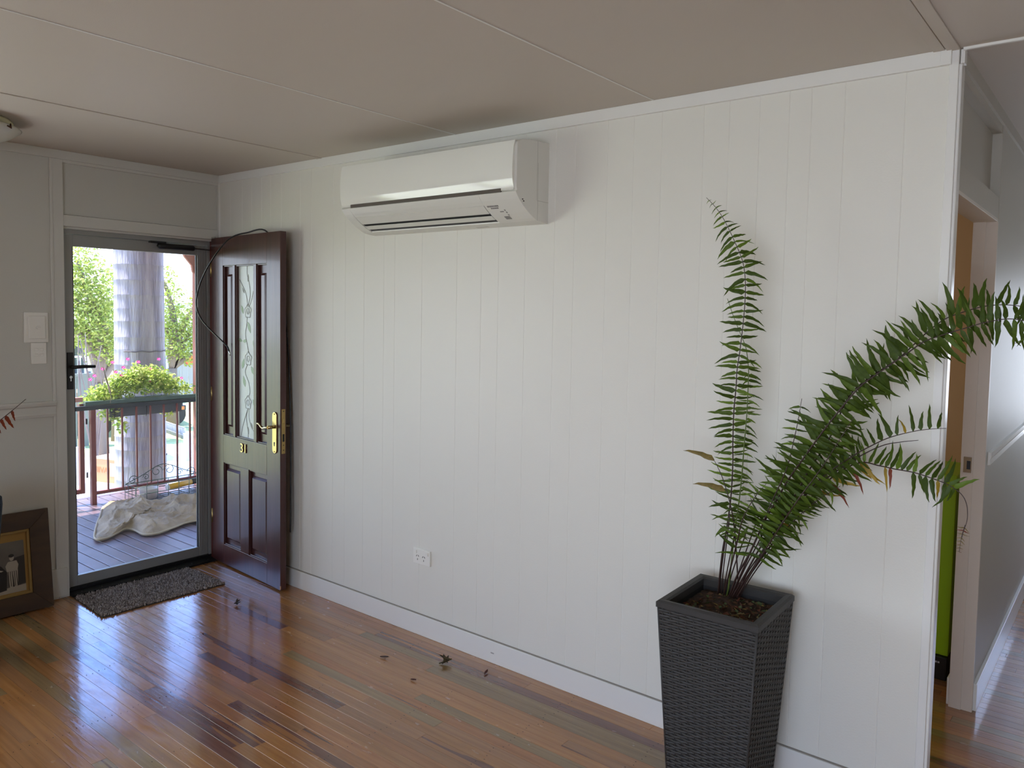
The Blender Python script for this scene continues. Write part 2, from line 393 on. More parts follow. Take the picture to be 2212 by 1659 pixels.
P = [(L_, 1.045), (L_+.010, 1.048), (L_+.008, 1.07), (L_+.013, 1.08), (L_+.013, 1.10), (L_, 1.103)]
MB().prism(P, 1, 1.05, 4.45).build('chair_rail', TRIM, t6)
# rest of the shell
ROOMW = mat('room_wall_paint', (214, 211, 202), .6)
def shell(name, label, parts, M=ROOMW):
    r = st(name, label, 'wall', parts[0][0])
    for a, b in parts: bx('wall_sheet', a, b, M, r)
shell('wall_front', 'plain white wall behind the camera with a wide window', [((-.1, -4.9, 0), (3.5, -4.8, H)), ((5.9, -4.9, 0), (7.1, -4.8, H)), ((3.5, -4.9, 0), (5.9, -4.8, .66)), ((3.5, -4.9, 2.04), (5.9, -4.8, H))])
shell('wall_far', 'plain white side wall behind the camera', [((7.0, -4.9, 0), (7.1, 4.5, H))])
shell('wall_hall', 'plain white wall on the far side of the hallway', [((5.4, 0.0, 0), (7.0, .1, H)), ((5.4, .1, 0), (5.5, 4.5, H)), ((L_-.1, 4.5, 0), (5.5, 4.6, .84)), ((L_-.1, 4.5, 1.96), (5.5, 4.6, H)), ((L_-.1, 4.5, .84), (4.44, 4.6, 1.96)), ((5.26, 4.5, .84), (5.5, 4.6, 1.96))])
PEACH = mat('peach_wall_paint', (214, 186, 148), .6)
shell('wall_bedroom', 'peach painted wall of the room behind the hallway doorway', [((1.0, 2.6, 0), (L_-.08, 2.7, H)), ((.9, .1, 0), (1.0, 2.7, .98)), ((.9, .1, 2.02), (1.0, 2.7, H)), ((.9, .1, .98), (1.0, 1.04, 2.02)), ((.9, 2.16, .98), (1.0, 2.7, 2.02))], PEACH)
shell('wall_bedroom_side', 'back face of the long wall seen from the bedroom', [((1.0, .1, 0), (L_-.1, .11, H))], PEACH)
# windows that light the room
def window(name, label, ax, pos, a0, a1, z0, z1, mull):
    r = st(name, label, 'window', (0, 0, 0))
    def B(nm, u0, u1, v0, v1, d0, d1, M):
        if ax == 0: bx(nm, (pos+d0, u0, v0), (pos+d1, u1, v1), M, r)
        else: bx(nm, (u0, pos+d0, v0), (u1, pos+d1, v1), M, r)
    f = .035
    B('frame', a0, a1, z0, z0+f, 0, .05, TRIM); B('frame', a0, a1, z1-f, z1, 0, .05, TRIM)
    B('frame', a0, a0+f, z0+f, z1-f, 0, .05, TRIM); B('frame', a1-f, a1, z0+f, z1-f, 0, .05, TRIM)
    for q in mull: B('mullion', q-.03, q+.03, z0+f, z1-f, 0, .05, TRIM)
    B('pane', a0+f, a1-f, z0+f, z1-f, .02, .024, mat('window_glass', (240, 245, 250), .02, alpha=.12))
window('window_1', 'wide two-pane window of the front wall facing the deck', 0, -.08, -4.15, -1.75, .84, 2.0, [-2.96])
window('window_2', 'wide window behind the camera', 1, -4.88, 3.5, 5.9, .66, 2.04, [4.7])
window('window_3', 'small window at the end of the hallway', 1, 4.52, 4.44, 5.26, .84, 1.96, [])
window('window_4', 'small window of the peach bedroom', 0, .92, 1.04, 2.16, .98, 2.02, [])
# ceiling
ce = st('ceiling', 'off-white sheeted ceiling with thin joint strips', 'ceiling', (3, -2, H))
cx = [-.05, 1.046, 2.106, 3.173, 4.2, 5.3, 6.3, 7.1]
for a, b in zip(cx, cx[1:]):
    y1 = 0.1 if b < 4.3 else 4.6
    bx('ceiling_sheet', (a, -4.9, H), (b, y1, H+.02), CEIL, ce)
bx('ceiling_sheet', (.9, .1, H), (4.2, 4.6, H+.02), CEIL, ce)
bx('ceiling_backing', (-.1, -4.9, H+.02), (7.1, 4.6, H+.05), BACK, ce)
for x in (2.106, 3.173): bx('joint_strip', (x-.003, -4.9, H-.0025), (x+.003, -.014, H), TRIM, ce, .001)
bx('joint_strip', (1.036, -4.9, H-.004), (1.078, -.014, H), CEIL, ce, .0015)
bx('joint_strip', (4.166, -4.9, H-.004), (4.20, -.014, H), CEIL, ce, .0015)
bx('joint_strip', (4.204, -4.9, H-.006), (4.24, -.0, H), CEIL, ce, .0015)

# ------------------------------------------------------------------ air conditioner
AX0, AX1 = 1.522, 2.656
ac = thing('air_conditioner', (2.09, 0, 2.047), 'white split-system air conditioner mounted high on the long wall', 'air conditioner')
low = [(-.226, 2.160), (-.217, 2.148), (-.205, 2.134), (-.19, 2.120), (-.175, 2.108), (-.16, 2.097), (-.14, 2.084), (-.12, 2.073), (-.10, 2.063), (-.079, 2.055), (-.04, 2.049), (0, 2.047)]
top = [(0, 2.395), (-.137, 2.388), (-.19, 2.379), (-.214, 2.368), (-.221, 2.35)]
body = MB()
full = top+[(-.222, 2.18), (-.217, 2.168)]+low[0:]
MA, MBx = 1.585, 2.448
body.prism(full, 0, AX0, MA, smooth=False); body.prism(full, 0, MBx, AX1, smooth=False)
inset = top+[(-.222, 2.18), (-.217, 2.168)]+low[:3]+[(-.188, 2.119), (-.150, 2.128), (-.085, 2.095), (-.079, 2.0555)]+low[10:]
body.prism(inset, 0, MA, MBx)
bo = body.build('body', ACM, ac, .0012)
def flap(name, pts, x0, x1, M, th=.004, proud=0.):
    n = len(pts); out = []
    for i, (y, z) in enumerate(pts):
        a = pts[max(i-1, 0)]; b = pts[min(i+1, n-1)]; dy, dz = b[0]-a[0], b[1]-a[1]; l = math.hypot(dy, dz); nx, nz_ = dz/l, -dy/l
        out.append(((y+nx*proud, z+nz_*proud), (y+nx*(proud-th), z+nz_*(proud-th))))
    poly = [o_[0] for o_ in out]+[o_[1] for o_ in reversed(out)]
    q = MB().prism(poly, 0, x0, x1); return q.build(name, M, ac, .0006)
flap('louver_flap', [(-.187, 2.1185), (-.175, 2.109), (-.16, 2.098), (-.146, 2.089)], MA+.004, MBx-.004, ACM, .004, .001)
flap('louver_flap', [(-.130, 2.080), (-.118, 2.0735), (-.105, 2.067)], MA+.004, MBx-.004, ACM, .004, .001)
MB().prism([(-.187, 2.1245), (-.16, 2.1045), (-.14, 2.0915), (-.12, 2.0805), (-.10, 2.0705), (-.082, 2.0615), (-.082, 2.085), (-.15, 2.122)], 0, MA+.001, MBx-.001).build('air_slot', BLACK, ac)
# front panel, gently bowed, its lower edge turning in
fp = [(-.2235, 2.372), (-.230, 2.345), (-.2345, 2.30), (-.2365, 2.26), (-.2362, 2.23), (-.2345, 2.212), (-.2315, 2.198), (-.228, 2.186), (-.2245, 2.176)]
pan = MB(); F2 = fp
poly = F2+[(-.219, 2.176), (-.219, 2.372)]
pan.add([(x, y, z) for x in (AX0+.002, AX1-.012) for y, z in F2], [(i, i+1, len(F2)+i+1, len(F2)+i) for i in range(len(F2)-1)], 0, True)
for x in (AX0+.002, AX1-.012):
    pan.add([(x, y, z) for y, z in poly], [tuple(range(len(poly)))], 0)
pan.add([(x, y, z) for x in (AX0+.002, AX1-.012) for y, z in ((-.2245, 2.176), (-.219, 2.176), (-.219, 2.372), (-.2235, 2.372))], [(0, 1, 5, 4), (2, 3, 7, 6)], 0)
pan.build('front_panel', ACW, ac)
bx('panel_gap', (1.594, -.2262, 2.163), (2.574, -.2205, 2.1785), BACK, ac)
bx('panel_lip', (AX0+.004, -.2268, 2.168), (1.592, -.219, 2.1765), ACM, ac); bx('panel_lip', (2.576, -.2268, 2.168), (AX1-.012, -.219, 2.1765), ACM, ac)
# right side cover lines and slots
for a, b in (((-.083, 2.14), (-.079, 2.39)), ((-.077, 2.055), (-.074, 2.30)), ((-.08, 2.138), (-.0, 2.141))):
    bx('cover_seam', (AX1-.001, a[0], a[1]), (AX1+.0003, a[0]+.0015 if b[1]-a[1] > .02 else b[0], b[1] if b[1]-a[1] > .02 else a[1]+.0015), mat('pale_seam', (176, 174, 164), .5), ac)
for y, z in ((-.184, 2.131), (-.177, 2.124)): bx('side_slot', (AX1-.001, y, z), (AX1+.001, y+.008, z+.0045), BLACK, ac)
# marks on the curved control area
def onlow(y):
    for (a, b), (c, d) in zip(low, low[1:]):
        if a <= y <= c: t = (y-a)/(c-a); return b+(d-b)*t
    return 2.05
def mark(name, x0, x1, y0, y1, M):
    q = MB(); q.add([(x0, y0, onlow(y0)-.0012), (x1, y0, onlow(y0)-.0012), (x1, y1, onlow(y1)-.0012), (x0, y1, onlow(y1)-.0012),
                     (x0, y0, onlow(y0)+.001), (x1, y0, onlow(y0)+.001), (x1, y1, onlow(y1)+.001), (x0, y1, onlow(y1)+.001)],
                    [(0,1,2,3),(4,7,6,5),(0,4,5,1),(1,5,6,2),(2,6,7,3),(3,7,4,0)]); return q.build(name, M, ac)
x = 2.462
for wd_ in (.009, .007, .010, .008, .006, .005, .009, .010): mark('printed_mark', x, x+wd_-.002, -.186, -.180, ACG); x += wd_
for i, wd_ in enumerate((.006, .007, .008, .007, .007)): mark('printed_mark', 2.476+i*.0085, 2.476+i*.0085+wd_, -.176, -.171, ACG)
for x, y in ((2.540, -.163), (2.541, -.151), (2.540, -.136)): mark('indicator_dot', x, x+.006, y, y+.006, ACG)
mark('printed_mark', 2.512, 2.532, -.156, -.152, ACG)
mark('receiver_window', 2.510, 2.540, -.125, -.106, ACG)
mark('badge', 2.27, 2.34, -.045, -.028, mat('pale_grey_print', (190, 186, 180), .4))

# ------------------------------------------------------------------ open timber door
ang = math.atan2(-.062, .851)
DT = Matrix.Translation((0.0, -.060, 0)) @ Matrix.Rotation(ang, 4, 'Z')
dr = st('door_1', 'open mahogany panelled front door with frosted glass strip, number 31', 'door', (0, -.06, 0))
def dbx(name, a, b, M, parent=dr, bevel=.0015): return MB().box(a, b, T=DT).build(name, M, parent, bevel)
TH = .038; W_ = .846
zl, zu0, zu1, zt = .137, .668, .848, 1.918
def strip(a, b, z0, z1, nm='rail'): dbx(nm, (a, 0, z0), (b, TH, z1), MAHOG)
strip(.0, .154, .010, 2.097, 'hinge_stile'); strip(.694, W_, .010, 2.097, 'lock_stile')
strip(.154, .694, .010, zl, 'bottom_rail'); strip(.154, .694, zu0, zu1, 'middle_rail'); strip(.154, .694, zt, 2.097, 'top_rail')
strip(.372, .476, zl, zu0, 'muntin'); strip(.281, .310, zu1, zt, 'muntin'); strip(.538, .572, zu1, zt, 'muntin')
def panel(a, b, z0, z1, inset, fl=.012):
    q = MB()
    q.box((a, .022, z0), (b, .030, z1))
    f = .004; i2 = inset
    vs = []
    for (o, y) in ((i2, .022), (i2+.009, fl)):
        vs += [(a+o, y, z0+o*1.6), (b-o, y, z0+o*1.6), (b-o, y, z1-o*1.6), (a+o, y, z1-o*1.6)]
    q.add(vs, [(0,1,5,4),(1,2,6,5),(2,3,7,6),(3,0,4,7),(4,5,6,7)])
    q.v = [tuple(DT @ Vector(v)) for v in q.v]
    q.build('panel', MAHOG, dr)
    for c in ((a, b, z0, z0+.007), (a, b, z1-.007, z1), (a, a+.007, z0+.007, z1-.007), (b-.007, b, z0+.007, z1-.007)):
        dbx('panel_moulding', (c[0], .006, c[2]), (c[1], .023, c[3]), MAHOG)
panel(.154, .281, zu1, zt, .034, .010); panel(.572, .694, zu1, zt, .034, .010)
panel(.154, .372, zl, zu0, .022, .008); panel(.476, .694, zl, zu0, .022, .008)
for c in ((.310, .538, zu1, zu1+.008), (.310, .538, zt-.008, zt), (.310, .320, zu1+.008, zt-.008), (.528, .538, zu1+.008, zt-.008)):
    dbx('glass_bead', (c[0], .006, c[2]), (c[1], .028, c[3]), MAHOG)
FROST = mat('frosted_glass', (226, 232, 230), .35, trans=.15, bump=(70, .1))
dbx('frosted_pane', (.318, .022, zu1+.006), (.530, .028, zt-.006), FROST)
# rose vine etched on the glass
LN = mat('glass_line', (138, 140, 134), .5); GLF = mat('glass_leaf', (160, 184, 150), .5); ROSE = mat('glass_rose', (226, 232, 230), .5)
def dl(p): return DT @ Vector((p[0], .0212 if len(p) < 3 else p[2], p[1]))
gvine = MB()
def vine(pts, r=.0016): gvine.tube([dl(p) for p in spline([(a, 0, b) for a, b in pts], 6) for p in [(p.x, p.z)]], r, 5)
vx = .425
vine([(.425, 1.60), (.415, 1.545), (.402, 1.49), (.428, 1.42), (.44, 1.38)])
vine([(.432, 1.66), (.46, 1.73), (.452, 1.80), (.425, 1.86), (.424, 1.908)])
vine([(.432, 1.66), (.41, 1.74), (.37, 1.79), (.33, 1.83)])
vine([(.445, 1.66), (.475, 1.70), (.50, 1.76)], .0012)
vine([(.425, 1.31), (.398, 1.26), (.44, 1.20), (.455, 1.15), (.448, 1.12)])
vine([(.43, 1.04), (.395, .98), (.36, .91), (.345, .86)]); vine([(.43, 1.04), (.41, .98), (.43, .90), (.432, .86)]); vine([(.44, 1.04), (.445, .98), (.47, .93), (.50, .905)], .0012)
tag(gvine.build('vine_line', LN, dr), kind='stuff')
def gleaf(x, z, l, a, M=GLF, w_=.30):
    ca, sa = math.cos(a), math.sin(a); P = []
    for t, s_ in ((0, 0), (.25, .8), (.5, 1), (.8, .5), (1, 0), (.8, -.5), (.5, -1), (.25, -.8)):
        u, v = t*l, s_*l*w_*.7; P.append((x+u*ca-v*sa, z+u*sa+v*ca))
    q = MB(); n = len(P)
    q.add([DT @ Vector((p[0], y, p[1])) for y in (.0205, .0222) for p in P], [tuple(range(n)), tuple(range(2*n-1, n-1, -1))]+[(i, (i+1) % n, n+(i+1) % n, n+i) for i in range(n)])
    q.build('glass_leaf', M, dr)
for a in ((.375, 1.62, .055, 2.0), (.43, 1.57, .075, -1.1), (.36, 1.45, .05, 2.9), (.37, 1.45, .05, .1), (.50, 1.42, .06, 1.4), (.36, 1.28, .07, 1.2), (.47, 1.30, .07, -.9), (.395, 1.17, .07, 1.9), (.49, 1.10, .06, -1.0)): gleaf(*a)
for x, z, a in ((.435, 1.815, 1.5), (.39, 1.745, 2.2), (.43, .925, -1.4), (.465, .955, -1.0)): gleaf(x, z, .045, a, LN, .2)
for x, z in ((.435, 1.635), (.438, 1.345), (.433, 1.075)):
    for k in range(5):
        a = k*2*math.pi/5+.3
        gleaf(x, z, .038, a, ROSE, .62)
    q = MB(); q.tube([dl((x+.036*math.cos(t)*(1+.12*math.sin(5*t)), z+.04*math.sin(t)*(1+.12*math.sin(5*t)), .0200)) for t in [i*2*math.pi/30 for i in range(31)]], .0012, 4)
    q.tube([dl((x+.016*math.cos(t)*(1+.2*math.sin(3*t)), z+.018*math.sin(t), .0196)) for t in [i*2*math.pi/20 for i in range(21)]], .0010, 4)
    q.build('rose_outline', LN, dr)
# handle and lock
pl = MB(); P = []
for k in range(9): a = math.pi*k/8; P.append((.789+.024*math.cos(a), 1.033+.022*math.sin(a)))
for k in range(9): a = math.pi+math.pi*k/8; P.append((.789+.024*math.cos(a), .833+.022*math.sin(a)))
pl.prism(P, 1, -.006, 0, T=DT); lp = pl.build('lock_plate', BRASS, dr, .0018)
def lever(side):
    s = -1 if side else 1; y0 = -.006 if side else TH+.004
    q = MB(); q.tube([(.789, y0, .968), (.789, y0+s*.04, .968)] if not side else [(.789, -.004, .968), (.789, -.048, .968)], .010, 12, T=DT)
    yy = -.048 if side else TH+.045
    q.tube(spline([(.792, yy, .967), (.765, yy-.002*1, .964), (.735, yy, .958), (.710, yy, .968), (.69, yy, .978), (.668, yy, .979)], 5), [.0085]*6+[.0075]*10+[.006]*9+[.004], 10, T=DT)
    return q.build('door_handle', BRASS, dr)
lever(True); lever(False)
q = MB(); q.tube([DT @ Vector((.789, -.0075, .873)), DT @ Vector((.789, -.005, .873))], .006, 12); q.box((.786, -.0075, .855), (.792, -.005, .872), T=DT); q.build('keyhole', BLACK, dr)
for z in (1.042, .822): MB().tube([DT @ Vector((.789, -.0085, z)), DT @ Vector((.789, -.005, z))], .004, 10).build('screw', BRASSD, dr)
dbx('edge_plate', (W_, .008, .815), (W_+.0022, .031, 1.075), BRASSD, bevel=.0008)
dbx('latch', (W_, .012, .995), (W_+.009, .027, 1.02), BRASSD); dbx('bolt_slot', (W_+.001, .013, .885), (W_+.0026, .026, .93), BLACK)
for z in (1.06, .862, .833): dbx('screw_hole', (W_+.001, .0165, z), (W_+.0027, .0225, z+.006), BLACK, bevel=0)
# house number 31
def text_mesh(body, size, T, M, name, parent, ext=.002, bev=.0008):
    cu = bpy.data.curves.new('txt', 'FONT'); cu.body = body; cu.size = size; cu.extrude = ext; cu.bevel_depth = bev; cu.align_x = 'CENTER'
    to = bpy.data.objects.new('txt', cu); COL.objects.link(to)
    dg = bpy.context.evaluated_depsgraph_get(); me = bpy.data.meshes.new_from_object(to.evaluated_get(dg))
    bpy.data.objects.remove(to); o = bpy.data.objects.new(name, me); COL.objects.link(o)
    me.materials.clear(); me.materials.append(M); me.transform(T)
    c = Vector([sum(v.co[i] for v in me.vertices)/len(me.vertices) for i in range(3)]); me.transform(Matrix.Translation(-c)); o.location = c
    return attach(o, parent)
for ch, x in (('3', .400), ('1', .444)):
    text_mesh(ch, .078, DT @ Matrix.Translation((x, -.003, .767)) @ Matrix.Rotation(R90, 4, 'X') @ Matrix.Scale(1.15, 4, (1, 0, 0)), BRASS, 'house_number', dr, .003)
dbx('paint_chip', (W_-.004, -.0006, .015), (W_+.0006, .004, .035), mat('raw_wood_chip', (190, 150, 110), .7), bevel=0)
# hinges
for z in (.25, 1.05, 1.85): MB().tube([(-.006, -.058, z), (-.006, -.058, z+.09)], .006, 10).build('hinge', BRASSD, dr)
dbx('top_catch', (.0, -.002, 2.094), (.05, .004, 2.104), CHROME, bevel=0)

# cable hung over the door
cb = thing('antenna_cable', (.4, -.13, 1.35), 'thin black cable looped over the top of the mahogany door', 'cable')
pts = [at(627, 1150, 1, -.045), at(628, 1085, 1, -.04), (.80, -.03, 1.25), (.72, -.035, 1.9), (.62, -.06, 2.108), at(532, 503, 1, -.115), at(500, 513, 1, -.16), at(475, 537, 1, -.19), at(447, 580, 1, -.20), at(430, 620, 1, -.20), at(424, 658, 1, -.20), at(434, 688, 1, -.19), at(455, 713, 1, -.17), at(480, 737, 1, -.145), at(492, 750, 1, -.13)]
MB().tube(spline(pts, 8), .0046, 8).build('cable', mat('black_rubber', (24, 22, 22), .3), cb)
a_, b_ = at(492, 750, 1, -.13), at(498, 768, 1, -.125)
MB().tube([a_, a_.lerp(b_, .45)], .0048, 10).build('plug_sleeve', BLACK, cb)
MB().tube([a_.lerp(b_, .45), b_], .0044, 10).build('plug_tip', CHROME, cb)

# ------------------------------------------------------------------ screen door
sc = st('door_2', 'closed grey aluminium screen door in the front doorway', 'door', (-.06, -.5, 0))
xa, xb = -.078, -.048
bx('outer_frame', (-.085, -.932, .03), (-.035, -.912, 2.078), GREYAL, sc, .001)
bx('outer_frame', (-.085, -.066, .03), (-.035, -.045, 2.078), GREYAL, sc, .001)
bx('outer_frame', (-.085, -.912, 2.052), (-.035, -.066, 2.078), GREYAL, sc, .001)
bx('stile', (xa, -.910, .0305), (xb, -.868, 2.050), GREYAL, sc, .002)
bx('stile', (xa, -.128, .0305), (xb, -.068, 2.050), GREYAL, sc, .002)
for y in (-.112, -.095, -.080): bx('stile_rib', (xb, y, .06), (xb+.003, y+.004, 2.04), GREYAL, sc)
bx('bottom_rail', (xa, -.868, .0305), (xb, -.128, .090), GREYAL, sc, .002)
bx('top_rail', (xa, -.868, 1.985), (xb, -.128, 2.050), GREYAL, sc, .002)
bx('glazing_seal', (xa+.01, -.870, .088), (xb-.008, -.862, 1.988), BLACK, sc); bx('glazing_seal', (xa+.01, -.134, .088), (xb-.008, -.126, 1.988), BLACK, sc)
bx('pane', (-.066, -.864, .088), (-.063, -.132, 1.988), mat('clear_door_pane', (235, 240, 240), .03, alpha=.06), sc)
bx('lock_body', (xb, -.908, 1.175), (xb+.012, -.876, 1.385), BLACK, sc, .002)
q = MB(); q.tube([(xb+.01, -.886, 1.303), (xb+.05, -.886, 1.303)], .010, 10); q.tube([(xb+.048, -.890, 1.303), (xb+.050, -.84, 1.305), (xb+.048, -.775, 1.303)], [.010, .010, .009], 10); q.build('door_handle', BLACK, sc)
MB().tube([(xb+.0125, -.891, 1.245), (xb+.0145, -.891, 1.245)], .008, 12).build('key_cylinder', CHROME, sc)
bx('key_cylinder', (xb+.0122, -.8935, 1.222), (xb+.014, -.8885, 1.243), CHROME, sc)
# closer
cl = thing('door_closer', (0.0, -.3, 2.03), 'black tubular door closer at the top of the screen door', 'door closer')
y0, y1 = at(345, 527, 0, -.02).y, at(417, 531, 0, -.02).y
MB().tube([(-.02, y0-.012, 2.030), (-.02, y0, 2.024), (-.02, y1, 2.024), (-.02, y1+.008, 2.024)], [.010, .0165, .0165, .011], 14).build('tube', BLACK, cl)
bx('bracket', (-.046, at(325, 520, 0, -.02).y, 2.040), (-.018, y0+.04, 2.052), BLACK, cl, .001)
MB().tube([(-.02, y1+.005, 2.024), (-.018, -.062, 2.022)], .0035, 8).build('rod', BLACK, cl)
# threshold
si = st('trim_7', 'black door sill strip with pale screws between room and deck', 'trim', (0, -.5, 0))
bx('sill', (-.13, -.93, -.02), (.045, -.05, .012), DARKAL, si, .003)
bx('sill_step', (-.10, -.93, .012), (-.030, -.05, .030), DARKAL, si, .002)
for k in range(8): MB().tube([(.012, -.87+k*.11, .011), (.012, -.87+k*.11, .0135)], .0032, 8).build('screw', CHROME, si)

# ------------------------------------------------------------------ wall fittings
o_ = thing('power_outlet', (1.9, -.005, .40), 'white double power outlet low on the long wall', 'power outlet')
ox0, ox1, oz0, oz1 = 1.838, 1.960, .366, .444
bx('plate', (ox0, -.009, oz0), (ox1, 0, oz1), PLW, o_, .002)
for x in (ox0+.014, ox1-.026): bx('switch', (x, -.0125, oz1-.026), (x+.013, -.008, oz1-.010), PLW, o_, .001)
def slot(x, z, a):
    T = Matrix.Translation((x, -.0092, z)) @ Matrix.Rotation(a, 4, 'Y'); return MB().box((-.0014, -.0008, -.0045), (.0014, .0012, .0045), T=T).build('socket_slot', BLACK, o_)
for cxo in (ox0+.033, ox1-.045):
    slot(cxo-.0065, oz0+.041, .5); slot(cxo+.0065, oz0+.041, -.5); slot(cxo, oz0+.023, 0)
fu = thing('meter_box_cover', (0, -1.078, 1.53), 'white square raised cover plate left of the front door', 'wall plate')
bx('frame', (0, -1.137, 1.447), (.012, -1.020, 1.611), PLW, fu, .003)
bx('cover', (.012, -1.120, 1.466), (.022, -1.036, 1.592), PLW, fu, .004)
MB().tube([(.022, -1.072, 1.528), (.028, -1.072, 1.528)], .010, 14).build('knob', PLW, fu); bx('knob', (.026, -1.086, 1.525), (.032, -1.064, 1.531), PLW, fu, .001)
sw = thing('light_switch', (0, -1.07, 1.39), 'white four-rocker light switch plate under the square cover plate', 'light switch')
bx('plate', (0, -1.105, 1.330), (.009, -1.030, 1.4455), PLW, sw, .002)
for y in (-1.089, -1.063):
    for z in (1.372, 1.402): bx('rocker', (.009, y, z), (.013, y+.018, z+.014), PLW, sw, .0015)

# ceiling light, only its right end in the frame
lf = thing('ceiling_light', (.63, -1.45, 2.42), 'frosted glass oyster ceiling light at the top left corner', 'ceiling light')
GL = mat('opal_glass', (206, 204, 190), .25, trans=.1)
cxl, cyl = .46, -1.565
MB().lathe([(.10, 2.50), (.225, 2.498), (.235, 2.488), (.235, 2.470), (.10, 2.468)], (cxl, cyl, 0), 40).build('base', mat('cream_enamel', (214, 208, 170), .4), lf)
MB().lathe([(.262, 2.462), (.268, 2.458), (.262, 2.452), (.225, 2.425), (.16, 2.395), (.08, 2.378), (.001, 2.372)], (cxl, cyl, 0), 48).build('shade', GL, lf)
def clip(a):
    x, y = cxl+.262*math.cos(a), cyl+.262*math.sin(a)
    q = MB(); q.tube([(cxl+.22*math.cos(a), cyl+.22*math.sin(a), 2.474), (x, y, 2.452), (x+.014*math.cos(a), y+.014*math.sin(a), 2.444), (x+.014*math.cos(a), y+.014*math.sin(a), 2.462)], [.003, .004, .007, .003], 8)
    q.build('shade_clip', mat('dark_bronze', (70, 48, 30), .35, .8), lf)
for k in range(3): clip(.62+k*2*math.pi/3)

# ------------------------------------------------------------------ doormat
dm = thing('doormat', (.26, -.6, 0), 'grey-brown rectangular pile doormat in front of the door sill', 'doormat')
MATB = mat('mat_backing', (52, 46, 42), .9); MATP = mat('mat_pile', (146, 134, 126), .95, var=((104, 94, 88), 60))
MC = [at(153, 1285, 2, .01), at(405, 1225, 2, .01), at(486, 1259, 2, .01), at(221, 1331, 2, .01)]
MC[0].x += .045; MC[1].x += .012
q = MB(); q.prism([(p.x, p.y) for p in MC], 2, .0, .006); q.build('backing', MATB, dm)
q = MB()
for i in range(9000):
    u, v = rnd.random(), rnd.random()
    p = (MC[0]*(1-u)+MC[1]*u)*(1-v)+(MC[3]*(1-u)+MC[2]*u)*v
    a = rnd.uniform(0, 6.28); h = rnd.uniform(.006, .013); r = rnd.uniform(.0022, .0038); dx, dy = rnd.uniform(-.004, .004), rnd.uniform(-.004, .004)
    q.add([(p.x+r*math.cos(a+t), p.y+r*math.sin(a+t), .005) for t in (0, 2.09, 4.19)]+[(p.x+dx+r*.7*math.cos(a+t), p.y+dy+r*.7*math.sin(a+t), .005+h) for t in (0, 2.09, 4.19)], [(0,1,4,3),(1,2,5,4),(2,0,3,5),(3,4,5)], rnd.choice((0, 0, 1)))
tag(q.build('pile', [MATP, mat('mat_pile_light', (176, 166, 158), .95)], dm), kind='stuff')

# ------------------------------------------------------------------ potted fern
PC = Vector((3.656, -.273, 0)); PS = .353; PTH = .033; PB = .74; PHt = .70
pf = thing('potted_fern', (PC.x, PC.y, 0), 'large fern with long arching fronds in a tall square charcoal wicker planter', 'potted plant')
cs, sn = math.cos(PTH), math.sin(PTH)
def pc(a, b, k, z, off=0.):
    h = PS/2*k; return Vector((PC.x+((a*h)*cs-(b*h)*sn), PC.y+((a*h)*sn+(b*h)*cs), z))
def kz(z): return PB+(0.965-PB)*z/(PHt-.02)
q = MB()
sgn = [(-1, -1), (1, -1), (1, 1), (-1, 1)]
vs = [pc(a, b, kz(0)*.985, .0) for a, b in sgn]+[pc(a, b, kz(PHt-.02)*.985, PHt-.02) for a, b in sgn]+[pc(a, b, kz(PHt)-.13, PHt-.02) for a, b in sgn]+[pc(a, b, kz(PHt)-.22, PHt-.14) for a, b in sgn]
fs = [(0, 3, 2, 1)]
for r in range(3):
    for i in range(4): fs.append((r*4+i, r*4+(i+1) % 4, r*4+4+(i+1) % 4, r*4+4+i))
q.add(vs, fs); q.build('pot_core', POTIN, pf)
# rim: woven band folded over the top
q = MB()
for i in range(4):
    a, b = sgn[i], sgn[(i+1) % 4]
    o1, o2 = pc(*a, 1.0, PHt), pc(*b, 1.0, PHt); i1, i2 = pc(*a, .83, PHt), pc(*b, .83, PHt)
    P = [(o1, o2, -.022), (o1, o2, -.004), (o1.lerp(i1, .25), o2.lerp(i2, .25), .002), (o1.lerp(i1, .8), o2.lerp(i2, .8), 0), (i1, i2, -.006), (i1, i2, -.03)]
    vs = []
    for p1, p2, dz in P: vs += [p1+Vector((0, 0, dz)), p2+Vector((0, 0, dz))]
    q.add(vs, [(2*k, 2*k+1, 2*k+3, 2*k+2) for k in range(len(P)-1)], 0)
q.build('rim', WICK, pf)
